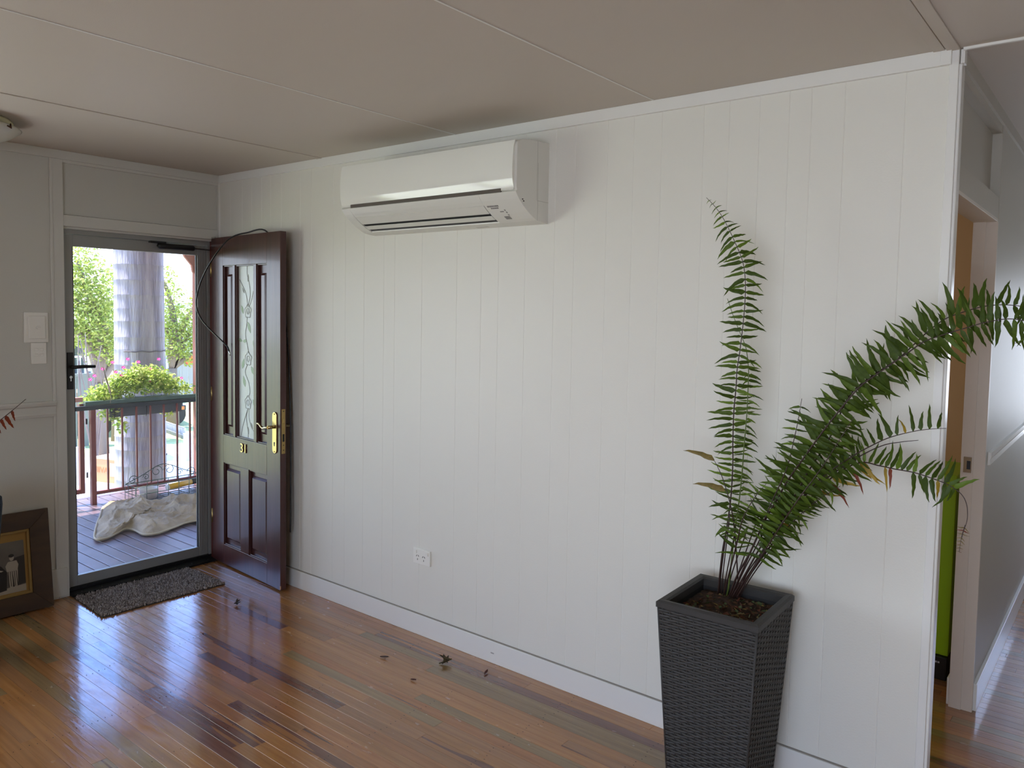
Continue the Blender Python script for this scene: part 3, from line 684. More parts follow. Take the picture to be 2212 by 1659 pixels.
# weave: horizontal strands passing over and under upright stakes
q = MB(); st_ = MB(); NS = 12
for si_ in range(4):
    a, b = sgn[si_], sgn[(si_+1) % 4]
    nrm = (Vector((a[0]+b[0], a[1]+b[1], 0))).normalized(); nrm = Vector((nrm.x*cs-nrm.y*sn, nrm.x*sn+nrm.y*cs, 0))
    z = .006; row = 0
    while z < PHt-.022:
        hgt = .0092; k = kz(z); p0, p1 = pc(*a, k, z), pc(*b, k, z)
        n = NS*6; vs = []
        for j in range(n+1):
            t = j/n; ph = (t*NS + .5*(row % 2))*math.pi*1.0
            off = .0026*math.sin(t*NS*math.pi + (math.pi if row % 2 else 0)) 
            p = p0.lerp(p1, t)+nrm*(off*(1 if 0 < j < n else 0))
            for dz, dn in ((-.0045, -.0010), (-.0022, .0014), (.0022, .0014), (.0045, -.0010)):
                vs.append(p+Vector((0, 0, dz))+nrm*(dn+.001))
        q.add(vs, [(j*4+m_, j*4+m_+1, j*4+m_+5, j*4+m_+4) for j in range(n) for m_ in range(3)], 0, True)
        z += hgt; row += 1
    for j in range(NS+1):
        t = (j+.5)/NS
        if t > 1: continue
        lo, hi = pc(*a, kz(0), 0).lerp(pc(*b, kz(0), 0), t), pc(*a, kz(PHt-.02), PHt-.02).lerp(pc(*b, kz(PHt-.02), PHt-.02), t)
        st_.tube([lo-nrm*.0015, hi-nrm*.0015], .0026, 5)
    st_.tube([pc(*a, kz(0), 0), pc(*a, kz(PHt-.02), PHt-.02)], .0042, 8)
tag(q.build('woven_strands', WICK, pf), kind='stuff'); tag(st_.build('woven_stakes', WICK, pf), kind='stuff')
# soil
SZ = .655; q = MB(); n = 26
vs = [pc(-1+2*i/n, -1+2*j/n, .80, SZ+.007*noise.noise(Vector((i*.9, j*.9, 1)))+.012*math.exp(-((i/n-.35)**2+(j/n-.75)**2)*14)) for i in range(n+1) for j in range(n+1)]
q.add(vs, [(i*(n+1)+j, (i+1)*(n+1)+j, (i+1)*(n+1)+j+1, i*(n+1)+j+1) for i in range(n) for j in range(n)], 0, True)
q.build('soil', SOIL, pf)
q = MB()
for i in range(260):
    a, b = rnd.uniform(-.9, .9), rnd.uniform(-.9, .9); p = pc(a, b, .78, SZ+.008); d = Vector((rnd.uniform(-1, 1), rnd.uniform(-1, 1), rnd.uniform(-.1, .25))).normalized()
    l = rnd.uniform(.01, .035); w2 = d.orthogonal().normalized()*rnd.uniform(.002, .006)
    q.add([p-d*l/2, p+w2+Vector((0, 0, .003)), p+d*l/2, p-w2], [(0, 1, 2, 3)], rnd.choice((0, 0, 0, 1, 2, 3)))
tag(q.build('leaf_litter', [mat('litter_brown', (84, 56, 34), .8), LEAFT, mat('litter_red', (96, 50, 30), .8), mat('litter_green', (70, 88, 44), .6)], pf), kind='stuff')

# leaflets: shared meshes pointing along +X, width in Y, normal +Z, length 1
def leaflet_mesh(name, mt, curl, hook, wd_):
    n = 7; vs = []; fs = []
    for i in range(n+1):
        t = i/n; x = t; hw = wd_*(min(1, .6+3.*t)*(1-t)**.58*1.05+.004)
        if i == 0: hw = wd_*.2
        cy = hook*t*t; z = -curl*t*t
        wv = .30*wd_*math.sin(i*2.6+hook*9)
        vs += [(x, cy-hw+wv*.4, z-.012), (x, cy, z+.02*math.sin(math.pi*t)), (x, cy+hw+wv*.4, z-.012)]
    for i in range(n):
        a = i*3; fs += [(a, a+3, a+4, a+1), (a+1, a+4, a+5, a+2)]
    me = bpy.data.meshes.new(name); me.from_pydata(vs, [], fs); me.materials.append(mt)
    me.polygons.foreach_set('use_smooth', [True]*len(fs)); return me
LM = {}
for mi, (k, mt) in enumerate((('d', LEAFM[0]), ('m', LEAFM[1]), ('b', LEAFM[2]), ('y', LEAFY), ('t', LEAFT), ('r', LEAFR))):
    LM[k] = [leaflet_mesh('leaflet', mt, c, h, w3) for c, h, w3 in ((.18, .26, .108), (.40, .08, .092), (.08, -.16, .112), (.62, .16, .098), (.25, .46, .095))]
leaf_count = [0]
VIEW = -FW
def frond(pix, yfun, t0, t1, lenf, dens, colors, side=(1, 1), stem=STEM, r0=.0030, face=None, droop=.0, sweep=.35, skip=None, lf=None, name='frond', parent=pf, stuff=False, jit=.16):
    n = len(pix); ctl = []
    for i, (x, y) in enumerate(pix):
        ctl.append(at(x, y, 1, yfun(i/(n-1))) if not callable(lf) else lf(x, y, i/(n-1)))
    P = spline(ctl, 10); N = len(P)
    mb = MB().tube(P, [max(.0007, r0*(1-.75*i/N)) for i in range(N)], 6)
    fr = mb.build(name, stem, parent)
    cum = [0]
    for i in range(1, N): cum.append(cum[-1]+(P[i]-P[i-1]).length)
    Ltot = cum[-1]; s = t0*Ltot; step = dens; k = 0
    acc = MB()
    while s < t1*Ltot:
        i = next(j for j in range(1, N) if cum[j] >= s); f = (s-cum[i-1])/max(1e-9, cum[i]-cum[i-1])
        p = P[i-1].lerp(P[i], f); T = (P[i]-P[max(0, i-2)]).normalized(); tt = s/Ltot
        vw = (CAMP-p).normalized() if face is None else face
        nrm = (vw-T*vw.dot(T)).normalized(); sd_ = nrm.cross(T).normalized()
        for sg in (1, -1):
            if side[0 if sg == 1 else 1] == 0 or rnd.random() > side[0 if sg == 1 else 1]: continue
            ln = lenf((tt-t0)/(t1-t0), sg)*rnd.uniform(.74, 1.14)
            if ln < .006: continue
            d = sd_*sg*1.0+T*(sweep+rnd.uniform(-.13, .13))+nrm*rnd.uniform(-.45, .3)+Vector((0, 0, -droop*rnd.uniform(.2, 1.9)))
            d.normalize(); nn = (nrm+sd_*rnd.uniform(-.35, .35)+T*rnd.uniform(-.45, .35)); nn = (nn-d*nn.dot(d)).normalized()
            yv = nn.cross(d)
            if sg == -1: yv = -yv; 
            M = Matrix((d*ln, yv*ln*rnd.uniform(.85, 1.15), nn*ln)).transposed().to_4x4(); M.translation = p+nrm*rnd.uniform(-.003, .003)
            ck = rnd.choice(colors) if not callable(colors) else colors((tt-t0)/(t1-t0), sg)
            me = rnd.choice(LM[ck])
            if not stuff and leaf_count[0] < 296:
                o = bpy.data.objects.new('leaflet', me); COL.objects.link(o); o.parent = fr
                o.matrix_parent_inverse = Matrix.Translation(-fr.location)
                o.matrix_basis = M; leaf_count[0] += 1
            else:
                mi = 'dmbytr'.index(ck)
                acc.add([M @ v.co for v in me.vertices], [tuple(pp.vertices) for pp in me.polygons], mi, True)
        s += step*rnd.uniform(1-jit, 1+jit); k += 1
    if acc.v: tag(acc.build('leaflets', LEAFM+[LEAFY, LEAFT, LEAFR], fr), kind='stuff')
    return fr
def LF(a, peak, end, at_=.35):
    return lambda t, sg: (a+(peak-a)*min(1, t/at_)) if t < at_ else peak+(end-peak)*((t-at_)/(1-at_))**1.5
dm_ = ['d', 'd', 'm', 'm', 'b']; dd = ['d', 'd', 'd', 'm']
def lp(a, b): return lambda t: a+(b-a)*min(1, t*2.5)
# two upright fronds
frond([(1550, 1288), (1560, 1196), (1571, 1133), (1579, 1071), (1583, 1002), (1583, 961), (1585, 892), (1590, 836), (1592, 800), (1599, 752), (1606, 691), (1610, 635), (1609, 594), (1602, 558), (1582, 511), (1563, 473), (1545, 447), (1526, 427)],
      lp(-.17, -.25), .20, .995, lambda t, s: (.075 if t < .85 else .075*(1-t)/.15*.75+.012) if s > 0 else (.068 if t < .8 else .068*(1-t)/.2*.85+.012), .0205, dm_, sweep=.12, droop=.12)
frond([(1569, 1290), (1575, 1259), (1585, 1165), (1594, 1102), (1602, 1033), (1607, 967), (1613, 898), (1616, 836), (1617, 800), (1612, 755), (1602, 727), (1585, 685), (1573, 650), (1571, 645)],
      lp(-.16, -.23), .22, .80, lambda t, s: .058*(1-.55*t) if s > 0 else .055, .023, dm_, side=(.7, 1), stem=STEMG, sweep=.05, droop=.2)
# big arching fronds to the right
frond([(1575, 1288), (1594, 1240), (1619, 1196), (1651, 1127), (1676, 1083), (1701, 1039), (1732, 995), (1770, 942), (1804, 898), (1854, 839), (1899, 805), (1965, 759), (1998, 737), (2051, 719), (2095, 706), (2131, 696), (2181, 689), (2226, 698), (2280, 730)],
      lp(-.18, -.30), .22, .99, lambda t, s: .097 if t < .7 else .097-.035*(t-.7)/.3, .0185, dd, sweep=.22, droop=.25, r0=.0036)
frond([(1582, 1290), (1610, 1240), (1650, 1170), (1700, 1100), (1745, 1020), (1790, 950), (1833, 858), (1879, 815), (1940, 775), (2000, 720), (2040, 690), (2081, 674), (2131, 661), (2181, 659), (2228, 668), (2290, 700)],
      lp(-.19, -.27), .27, .99, lambda t, s: .094 if t < .7 else .094-.035*(t-.7)/.3, .0195, dd, side=(1, .75), sweep=.35, droop=.05, r0=.0034)
# middle frond with sparse tip
frond([(1588, 1290), (1640, 1205), (1690, 1130), (1745, 1060), (1799, 1014), (1849, 981), (1886, 961), (1919, 946), (1959, 935), (1998, 928), (2044, 925)],
      lp(-.18, -.24), .33, .985, lambda t, s: (.085 if t < .45 else .072) if s > 0 else (.08 if t < .62 else 0), .024, lambda t, s: rnd.choice(dd) if rnd.random() < .94 else 'y', side=(.85, .8), sweep=.15, droop=.0)
frond([(1640, 1205), (1700, 1110), (1770, 1045), (1850, 990), (1905, 963), (1945, 955), (1984, 951)], lambda t: -.22, .25, .72, lambda t, s: .07*(1-.3*t), .024, dm_, side=(.5, 1), sweep=.1, droop=.4)
# low arching frond, yellowing, ending in a bare curl
frond([(1585, 1292), (1650, 1200), (1720, 1110), (1799, 1030), (1856, 1000), (1899, 1006), (1932, 1013), (1975, 1021), (2015, 1034), (2048, 1047), (2075, 1066), (2087, 1086), (2090, 1109), (2088, 1128), (2081, 1149), (2077, 1165)],
      lp(-.17, -.22), .46, .86, lambda t, s: .088*(1-.2*t), .0165, lambda t, s: ('y' if rnd.random() < .30 else ('r' if rnd.random() < .14 else 'd')) if s < 0 else rnd.choice(dm_), side=(1, .75), sweep=.35, droop=.0, r0=.0026)
frond([(2085, 1134), (2077, 1160), (2072, 1192)], lambda t: -.22, .1, 1, lambda t, s: .022*(1-.6*t), .010, ['t', 'r'], r0=.0012, sweep=.6)
# inner fronds
frond([(1578, 1290), (1620, 1196), (1665, 1090), (1700, 1010), (1715, 950), (1724, 908), (1732, 861)], lp(-.19, -.28), .35, .97, lambda t, s: .075*(1-.5*t), .024, dm_, sweep=.1, droop=.15)
frond([(1592, 1290), (1655, 1185), (1720, 1085), (1775, 1010), (1820, 940), (1845, 900)], lp(-.2, -.31), .30, .97, lambda t, s: .085*(1-.4*t), .021, dd, sweep=.25, droop=.2, stuff=True)
frond([(1586, 1290), (1635, 1215), (1700, 1140), (1760, 1085), (1815, 1050)], lp(-.18, -.25), .35, .97, lambda t, s: .075*(1-.3*t), .025, dm_, sweep=.15, droop=.25, stuff=True)
frond([(1562, 1290), (1590, 1180), (1605, 1120), (1630, 1075), (1655, 1045)], lp(-.17, -.28), .40, .97, lambda t, s: .07*(1-.3*t), .028, ['m', 'b', 'm', 'd'], sweep=.15, droop=.1, stuff=True)
# stripped stem with tan tip leaflets
def single(x0, y0, x1, y1, yy, key, w=1., parent=None):
    a, b = at(x0, y0, 1, yy), at(x1, y1, 1, yy); d = b-a; l = d.length; d.normalize(); vw = (CAMP-a).normalized(); nn = (vw-d*vw.dot(d)).normalized(); yv = nn.cross(d)
    M = Matrix((d*l, yv*l*w, nn*l)).transposed().to_4x4(); M.translation = a
    o = bpy.data.objects.new('leaflet', LM[key][0]); COL.objects.link(o); o.parent = parent; o.matrix_parent_inverse = Matrix.Translation(-parent.location); o.matrix_basis = M
fs_ = frond([(1596, 1290), (1588, 1158), (1579, 1096), (1563, 1039), (1550, 1008), (1540, 990)], lp(-.17, -.24), 2, 2, LF(.1, .1, .1), 1, dm_)
single(1543, 994, 1480, 957, -.24, 't', .8, fs_); single(1566, 1060, 1500, 1027, -.24, 't', .9, fs_)
single(1571, 1140, 1538, 1146, -.21, 'm', 1.5, fs_); single(1590, 1165, 1622, 1150, -.21, 'b', 1.5, fs_); single(1650, 1180, 1676, 1150, -.24, 'm', 1.5, fs_)
single(1672, 1158, 1682, 1188, -.25, 'm', 1.6, fs_); single(1640, 1172, 1655, 1196, -.25, 'd', 1.8, fs_)
# bare stalks at the base
q = MB()
for (x0, x1, y1) in ((1553, 1572, 1130), (1557, 1577, 1110), (1562, 1590, 1140), (1574, 1640, 1110), (1580, 1655, 1140), (1586, 1690, 1110), (1590, 1665, 1165), (1568, 1612, 1150), (1594, 1700, 1140)):
    q.tube(spline([at(x0, 1296, 1, -.15), at((x0*2+x1)/3-2, 1240, 1, -.17), at(x1, y1, 1, -.23)], 6), .0021, 6)
q.build('stalks', STEM, pf)

# ------------------------------------------------------------------ things on the floor
def debris(name, px, py, label, cat, l, ang_, M, kind=0):
    p = at(px, py, 2, .0); r = thing(name, (p.x, p.y, .001), label, cat, 'dry leaves fallen on the floor' if cat == 'leaf' else None)
    q = MB(); n = 6; d = Vector((math.cos(ang_), math.sin(ang_), 0)); s_ = Vector((-d.y, d.x, 0))
    for lay in range(1 if kind == 0 else 4):
        a2 = lay*.9; dd_ = Vector((math.cos(ang_+a2), math.sin(ang_+a2), 0)); ss = Vector((-dd_.y, dd_.x, 0)); vs = []
        for i in range(n+1):
            t = i/n-.5; w2 = l*.16*math.cos(t*math.pi)+.0005
            c = p+dd_*(t*l)+Vector((0, 0, .003+.006*lay+l*.28*(t+.5)**2*(.5 if kind == 0 else 1)))
            vs += [c-ss*w2+Vector((0, 0, .004)), c, c+ss*w2+Vector((0, 0, .004))]
        q.add(vs, [f for i in range(n) for f in ((i*3, i*3+3, i*3+4, i*3+1), (i*3+1, i*3+4, i*3+5, i*3+2))], 0, True)
    o = q.build('blade', M, r); md = o.modifiers.new('thick', 'SOLIDIFY'); md.thickness = .0012
DRY = mat('dry_brown_leaf', (70, 42, 24), .6, var=((46, 28, 18), 60))
debris('fallen_leaf', 830, 1422, 'small dry brown leaf on the floor below the power outlet', 'leaf', .045, .35, DRY)
debris('fallen_leaf', 962, 1434, 'crumpled dry olive-brown leaf cluster, the biggest on the floor', 'leaf', .06, .9, mat('dry_olive_leaf', (84, 70, 34), .6, var=((44, 34, 20), 50)), 1)
debris('fallen_leaf', 1050, 1455, 'thin upright dark leaf scrap on the floor closest to the skirting', 'leaf', .04, 1.9, mat('dry_red_leaf', (74, 34, 24), .6))
debris('fallen_leaf', 893, 1471, 'tiny dark red-brown leaf scrap on the floor, nearest the camera', 'leaf', .03, .2, mat('dry_red_leaf'))
debris('grit_clump', 512, 1308, 'small dark clump of debris on the floor before the open door', 'debris', .035, -.2, mat('grit', (60, 54, 50), .8), 1)

# ------------------------------------------------------------------ leaning picture
pic = thing('picture_frame', (.1, -1.3, 0), 'wide dark timber picture frame with an old photograph leaning on the wall', 'picture frame')
tlt = math.radians(-8)
PT = Matrix.Translation((.088, -1.05, .004)) @ Matrix.Rotation(-.03, 4, 'Z') @ Matrix.Rotation(math.radians(-7.5), 4, 'Y')
WF = mat('dark_oak_frame', (72, 52, 32), .5, bump=(60, .1), var=((58, 40, 26), 20, (1, .2, 1)))
GILT = mat('dull_gilt_slip', (150, 122, 70), .5, .3)
FWp, FHp, bw, th = .66, .535, .095, .022
def mitre(c, th0=0, th1=th, nm='frame_side', M=WF):
    q = MB(); q.prism(c, 0, th0, th1); q.v = [tuple(PT @ Vector(v)) for v in q.v]; return q.build(nm, M, pic, .002)
y0, y1 = -FWp, 0
mitre([(y0, 0), (y1, 0), (y1-bw, bw), (y0+bw, bw)]); mitre([(y0, FHp), (y1, FHp), (y1-bw, FHp-bw), (y0+bw, FHp-bw)])
mitre([(y1, 0), (y1, FHp), (y1-bw, FHp-bw), (y1-bw, bw)]); mitre([(y0, 0), (y0, FHp), (y0+bw, FHp-bw), (y0+bw, bw)])
for c in ([(y0+bw, bw), (y1-bw, bw), (y1-bw-.014, bw+.014), (y0+bw+.014, bw+.014)], [(y0+bw, FHp-bw), (y1-bw, FHp-bw), (y1-bw-.014, FHp-bw-.014), (y0+bw+.014, FHp-bw-.014)],
          [(y1-bw, bw), (y1-bw, FHp-bw), (y1-bw-.014, FHp-bw-.014), (y1-bw-.014, bw+.014)], [(y0+bw, bw), (y0+bw, FHp-bw), (y0+bw+.014, FHp-bw-.014), (y0+bw+.014, bw+.014)]):
    mitre(c, .006, .016, 'slip', GILT)
def pbx(nm, a, b, M): q = MB().box(a, b, T=PT); return q.build(nm, M, pic)
MAT_ = mat('ochre_mount', (158, 126, 72), .8)
pbx('mount', (.002, y0+bw, bw), (.006, y1-bw, FHp-bw), MAT_)
PH = mat('faded_photo_grey', (110, 106, 98), .5, var=((84, 80, 76), 5)); pbx('photograph', (.006, y0+bw+.03, bw+.02), (.0068, y1-bw-.028, FHp-bw-.055), PH)
PD = mat('photo_dark', (34, 31, 28), .6); PLt = mat('photo_light', (170, 164, 152), .6); PMd = mat('photo_shade', (52, 48, 46), .6)
ph0 = y1-bw-.028; zb = bw+.02
def shp(pts, M, lay=1):
    q = MB(); q.prism([(ph0+a, zb+b) for a, b in pts], 0, .0068, .0068+.0002*lay); q.v = [tuple(PT @ Vector(v)) for v in q.v]; q.build('photo_figure', M, pic)
def ell(cx_, cy_, rx, ry, n=14): return [(cx_+rx*math.cos(2*math.pi*k/n), cy_+ry*math.sin(2*math.pi*k/n)) for k in range(n)]
shp([(-.235, .0), (0, .0), (0, .035), (-.235, .02)], PLt)
shp([(-.07, .03), (-.0, .04), (-.0, .19), (-.06, .18)], PMd)
# child standing in light clothes
shp([(-.075, .03), (-.062, .03), (-.058, .10), (-.052, .03), (-.038, .035), (-.034, .12), (-.082, .12)], PLt, 2)
for k in range(5): shp([(-.080+k*.010, .035), (-.077+k*.010, .035), (-.077+k*.009, .115), (-.080+k*.009, .115)], PMd, 3)
shp([(-.085, .115), (-.036, .115), (-.030, .145), (-.038, .168), (-.078, .166), (-.09, .145)], PLt, 3)
shp(ell(-.060, .185, .011, .016), PLt, 2); shp(ell(-.061, .196, .013, .009), PD, 3)
# seated figure in a dark coat and tall hat
shp([(-.235, .0), (-.09, .02), (-.085, .115), (-.11, .15), (-.14, .165), (-.18, .165), (-.235, .12)], PD, 2)
shp(ell(-.158, .185, .012, .016), PLt, 3); shp([(-.178, .196), (-.138, .196), (-.140, .200), (-.147, .201), (-.149, .222), (-.167, .222), (-.170, .201), (-.177, .200)], PD, 4)
shp([(-.15, .128), (-.11, .120), (-.10, .124), (-.135, .138)], PLt, 4); shp([(-.20, .10), (-.17, .125), (-.165, .118), (-.195, .092)], PLt, 4)

# ------------------------------------------------------------------ left plant (only a frond tip and the pot lip show)
lpn = thing('tall_dry_plant', (.55, -1.62, 0), 'withering plant in a dark tall pot at the left edge, one reddish frond tip showing', 'potted plant')
px0 = at(-44, 1100, 0, .55)
MB().lathe([(.001, .0), (.10, 0), (.105, .01), (.13, .50), (.148, px0.z+.02), (.146, px0.z+.05), (.134, px0.z+.05), (.130, px0.z+.02), (.12, px0.z-.03), (.001, px0.z-.03)], (.55, px0.y-.062, 0), 32).build('pot', mat('matte_black_pot', (20, 20, 22), .8, spec=.1), lpn)
pt_ = MB(); cc = Vector((.55, px0.y-.062, px0.z-.03))
ctl = [cc, cc+Vector((0, -.02, .22)), at(-60, 955, 0, .52), at(0, 908, 0, .45), at(30, 884, 0, .45), at(56, 862, 0, .45)]
pt_.tube(spline(ctl, 8), [.004]*8+[.0035]*8+[.003]*8+[.002]*8+[.0015]*9, 6); fr_ = pt_.build('stem', STEM, lpn)
def single2(x0, y0, x1, y1, key, w):
    a, b = at(x0, y0, 0, .45), at(x1, y1, 0, .45); d = b-a; l = d.length; d.normalize(); vw = (CAMP-a).normalized(); nn = (vw-d*vw.dot(d)).normalized(); yv = nn.cross(d)
    M = Matrix((d*l, yv*l*w, nn*l)).transposed().to_4x4(); M.translation = a
    o = bpy.data.objects.new('leaflet', LM[key][1]); COL.objects.link(o); o.parent = fr_; o.matrix_parent_inverse = Matrix.Translation(-fr_.location); o.matrix_basis = M
for a in ((2, 905, 12, 932), (12, 898, 28, 930), (26, 887, 30, 912), (-10, 912, 0, 940), (-25, 920, -18, 950), (-8, 905, -14, 880), (-30, 915, -40, 890)): single2(*a, 'r', 1.3)

# ------------------------------------------------------------------ room behind the hallway doorway
cab = thing('storage_cabinet', (3.8, 1.35, 0), 'lime green upright cabinet on a black base inside the hallway doorway', 'cabinet')
LIME = mat('lime_green_laminate', (150, 190, 10), .4)
bx('body', (3.45, 1.215, .11), (4.10, 1.60, .955), LIME, cab, .003)
bx('plinth', (3.45, 1.195, 0), (4.10, 1.60, .108), BLACK, cab, .004)
x = 4.02
for wd_ in (.006, .010, .005, .009, .008): bx('printed_mark', (x, 1.194, .078), (x+wd_, 1.1955, .086), mat('white_print', (190, 190, 190), .6), cab); x += wd_+.003

# ------------------------------------------------------------------ deck and outdoors
DZ = -.12; RX = -2.544
deck = thing('deck', (-1.4, .5, DZ), 'glossy brown timber plank deck outside the screen door', 'deck', kind='structure')
DECKM = mat('deck_paint', (112, 88, 92), .38, bump=(30, .10, (.3, 4, 1)), var=((88, 66, 68), 8), spec=.9)
bx('deck_bearer', (-2.75, -5, DZ-.16), (-.1, 6, DZ-.03), BACK, deck)
y = -3.0; k = 0
while y < 4.5:
    bx('deck_plank', (-2.80, y, DZ-.022), (-.1, y+.0925, DZ+rnd.uniform(-.001, .001)), DECKM, deck, .003); y += .1003
bx('deck_plank', (-2.87, -3.0, DZ-.022), (-2.805, 4.5, DZ), DECKM, deck, .003)
roof = thing('deck_roof', (-1.4, 0, 2.5), 'dark lined verandah roof over the deck', 'roof', kind='structure')
bx('lining', (-2.95, -5, 2.62), (-.1, 6, 2.68), mat('verandah_lining', (180, 176, 168), .6), roof)
bx('house_wall', (-.16, -5, 2.5), (-.1, 6, 2.68), PAINTL, roof)
bx('fascia', (-2.97, -5, 2.52), (-2.93, 6, 2.72), mat('fascia_brown', (110, 60, 50), .5), roof)
hw = thing('wall_outside', (-.12, 1.5, 0), 'pale exterior cladding beside the doorway', 'wall', kind='structure')
bx('cladding', (-.14, -.02, DZ), (-.101, 6, 2.5), PAINTL, hw)
bx('cladding', (-.14, -5, DZ), (-.101, -4.16, 2.5), PAINTL, hw); bx('cladding', (-.14, -1.74, DZ), (-.101, -.95, 2.5), PAINTL, hw)
bx('cladding', (-.14, -4.16, DZ), (-.101, -1.74, .83), PAINTL, hw)
bx('cladding', (-.14, -4.16, 2.01), (-.101, -1.74, 2.5), PAINTL, hw)
bx('cladding', (-.14, -.95, 2.09), (-.101, -.02, 2.5), PAINTL, hw)
# railing
RED = mat('red_brown_steel', (124, 58, 50), .45); RGRN = mat('dark_green_rail', (66, 84, 74), .4); RBLK = mat('black_rail', (22, 24, 23), .35)
rl = thing('balcony_railing', (RX, 1.2, DZ), 'red-brown steel balustrade with a dark green top rail along the deck edge', 'railing')
bx('top_rail', (RX-.02, .10, .728), (RX+.02, 3.6, .766), RBLK, rl, .003)
bx('rail_cap', (RX-.05, .20, .768), (RX+.005, 3.6, .803), RGRN, rl, .003)
bx('bottom_rail', (RX-.015, .26, -.035), (RX+.015, 3.6, -.005), RED, rl, .002)
bx('post', (RX-.022, .238, DZ), (RX+.022, .278, .728), RED, rl, .002)
for py_ in (1.34+.0, 2.6): bx('post', (RX-.02, py_+.6, DZ), (RX+.02, py_+.64, .728), RED, rl, .002)
for k in range(24): 
    y = .384+.1285*k
    if y < 3.55: bx('baluster', (RX-.007, y-.007, -.01), (RX+.007, y+.007, .729), RED, rl)
gt = thing('stair_gate', (RX-.1, .1, DZ), 'red-brown steel gate left of the deck balustrade', 'gate')
bx('gate_post', (RX-.085, .170, -.02), (RX-.045, .208, .78), RED, gt, .002)
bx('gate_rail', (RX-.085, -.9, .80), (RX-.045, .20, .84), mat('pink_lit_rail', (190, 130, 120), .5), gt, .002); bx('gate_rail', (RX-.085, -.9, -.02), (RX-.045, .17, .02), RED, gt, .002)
for k in range(9): bx('gate_bar', (RX-.072, .118-.115*k, .0), (RX-.058, .132-.115*k, .80), RED, gt)
for z in (.12, .60): MB().tube([(RX-.035, .223, z), (RX-.035, .223, z+.05)], .008, 8).build('gate_hinge', BLACK, gt)
# bracket
bk = thing('fretwork_bracket', (RX, 1.2, 2.1), 'pinkish-brown curved timber bracket under the verandah edge', 'bracket')
P = [(1.13, 2.22), (1.25, 2.22), (1.25, 1.98), (1.235, 2.0), (1.225, 2.06), (1.19, 2.10), (1.155, 2.14), (1.135, 2.18)]
MB().prism(P, 0, RX-.1, RX-.07).build('bracket', mat('pink_brown_timber', (170, 110, 98), .5), bk)
bx('bracket_post', (RX-.115, 1.25, DZ), (RX-.056, 1.32, 2.55), mat('pink_brown_timber'), bk, .003)
bx('bracket_beam', (RX-.115, -4.9, 2.22), (RX-.055, 5.9, 2.40), mat('pink_brown_timber'), bk, .003)

# foliage maker
def leaves(mb, c, R, n, size, seedf=1., nm=3, shell=.55, flat=1.):
    for i in range(n):
        d = Vector((rnd.gauss(0, 1), rnd.gauss(0, 1), rnd.gauss(0, 1))).normalized(); r = (shell+(1-shell)*rnd.random())
        p = Vector((c[0]+d.x*R[0]*r, c[1]+d.y*R[1]*r, c[2]+d.z*R[2]*r))
        a = Vector((rnd.gauss(0, 1), rnd.gauss(0, 1), rnd.gauss(0, .7))).normalized(); b = a.orthogonal().normalized(); b = (Matrix.Rotation(rnd.uniform(0, 6.28), 3, a) @ b)
        s_ = size*rnd.uniform(.6, 1.3)
        mb.add([p-a*s_, p+b*s_*.42, p+a*s_, p-b*s_*.42], [(0, 1, 2, 3)], rnd.randrange(nm))
# flower trough
tr_ = thing('flower_trough', (RX-.12, .77, .63), 'grey trough of pink-flowering green plants hung outside the balustrade', 'planter')
q = MB(); yA, yB = .43, 1.11
q.prism([(RX-.21, .80), (RX-.19, .635), (RX-.07, .635), (RX-.055, .80)], 1, yA, yB); q.build('trough', mat('grey_trough', (96, 98, 100), .6), tr_, .003)
for y in (.47, .76, 1.06): MB().tube([(RX-.055, y, .79), (RX-.045, y, .66), (RX-.06, y, .625), (RX-.15, y, .622)], .004, 6).build('hook', BLACK, tr_)
FOL = [mat('planter_leaf_%s' % n, c, .5, trans=.4) for n, c in (('lime', (176, 194, 84)), ('green', (134, 162, 62)), ('pale', (206, 210, 124)))]
q = MB()
for (yy, zz, ry, rz, n) in ((.42, .85, .17, .10, 700), (.60, .93, .18, .14, 900), (.80, .96, .20, .15, 1000), (1.0, .90, .17, .11, 700), (1.17, .86, .10, .07, 160), (.46, .67, .10, .10, 200), (.56, .55, .05, .12, 90), (.98, .62, .04, .05, 30), (.28, .80, .10, .05, 120), (.71, 1.03, .07, .10, 200), (.96, 1.0, .05, .08, 120)):
    leaves(q, (RX-.13, yy, zz), (.13, ry, rz), n, .022, shell=.25)
tag(q.build('foliage', FOL, tr_), kind='stuff')
q = MB()
for k in range(30):
    y = rnd.uniform(.36, 1.14); q.tube([(RX-.13, y, .78), (RX-.13+rnd.uniform(-.05, .05), y+rnd.uniform(-.08, .08), rnd.uniform(.88, 1.04))], .0018, 4)
q.build('flower_stems', STEMG, tr_)
PINK = mat('magenta_petal', (226, 50, 150), .5, trans=.3); PEYE = mat('pale_petal_eye', (240, 190, 200), .5)
for px_, py_ in ((243, 783), (222, 797), (204, 812), (195, 820), (250, 804), (267, 794), (276, 776), (299, 782), (324, 797), (343, 776), (357, 800), (392, 817), (325, 822), (262, 812)):
    p = at(px_, py_, 0, RX-.10+rnd.uniform(-.05, .05)); vw = (CAMP-p).normalized()+Vector((0, 0, .7)); vw.normalize(); u = vw.orthogonal().normalized(); v = vw.cross(u)
    q = MB()
    for k in range(5):
        a = k*1.2566+rnd.uniform(0, .2); d = u*math.cos(a)+v*math.sin(a); e = vw.cross(d); r = .019
        q.add([p, p+d*r*.6+e*r*.42+vw*.003, p+d*r+vw*.001, p+d*r*.6-e*r*.42+vw*.003], [(0, 1, 2, 3)], 0)
    q.add([p+vw*.004+(u*math.cos(a)+v*math.sin(a))*.003 for a in [t*1.047 for t in range(6)]], [tuple(range(6))], 1)
    q.build('flower', [PINK, PEYE], tr_)
q = MB(); a_, b_ = at(222, 790, 0, RX-.03), at(240, 858, 0, RX+.03)
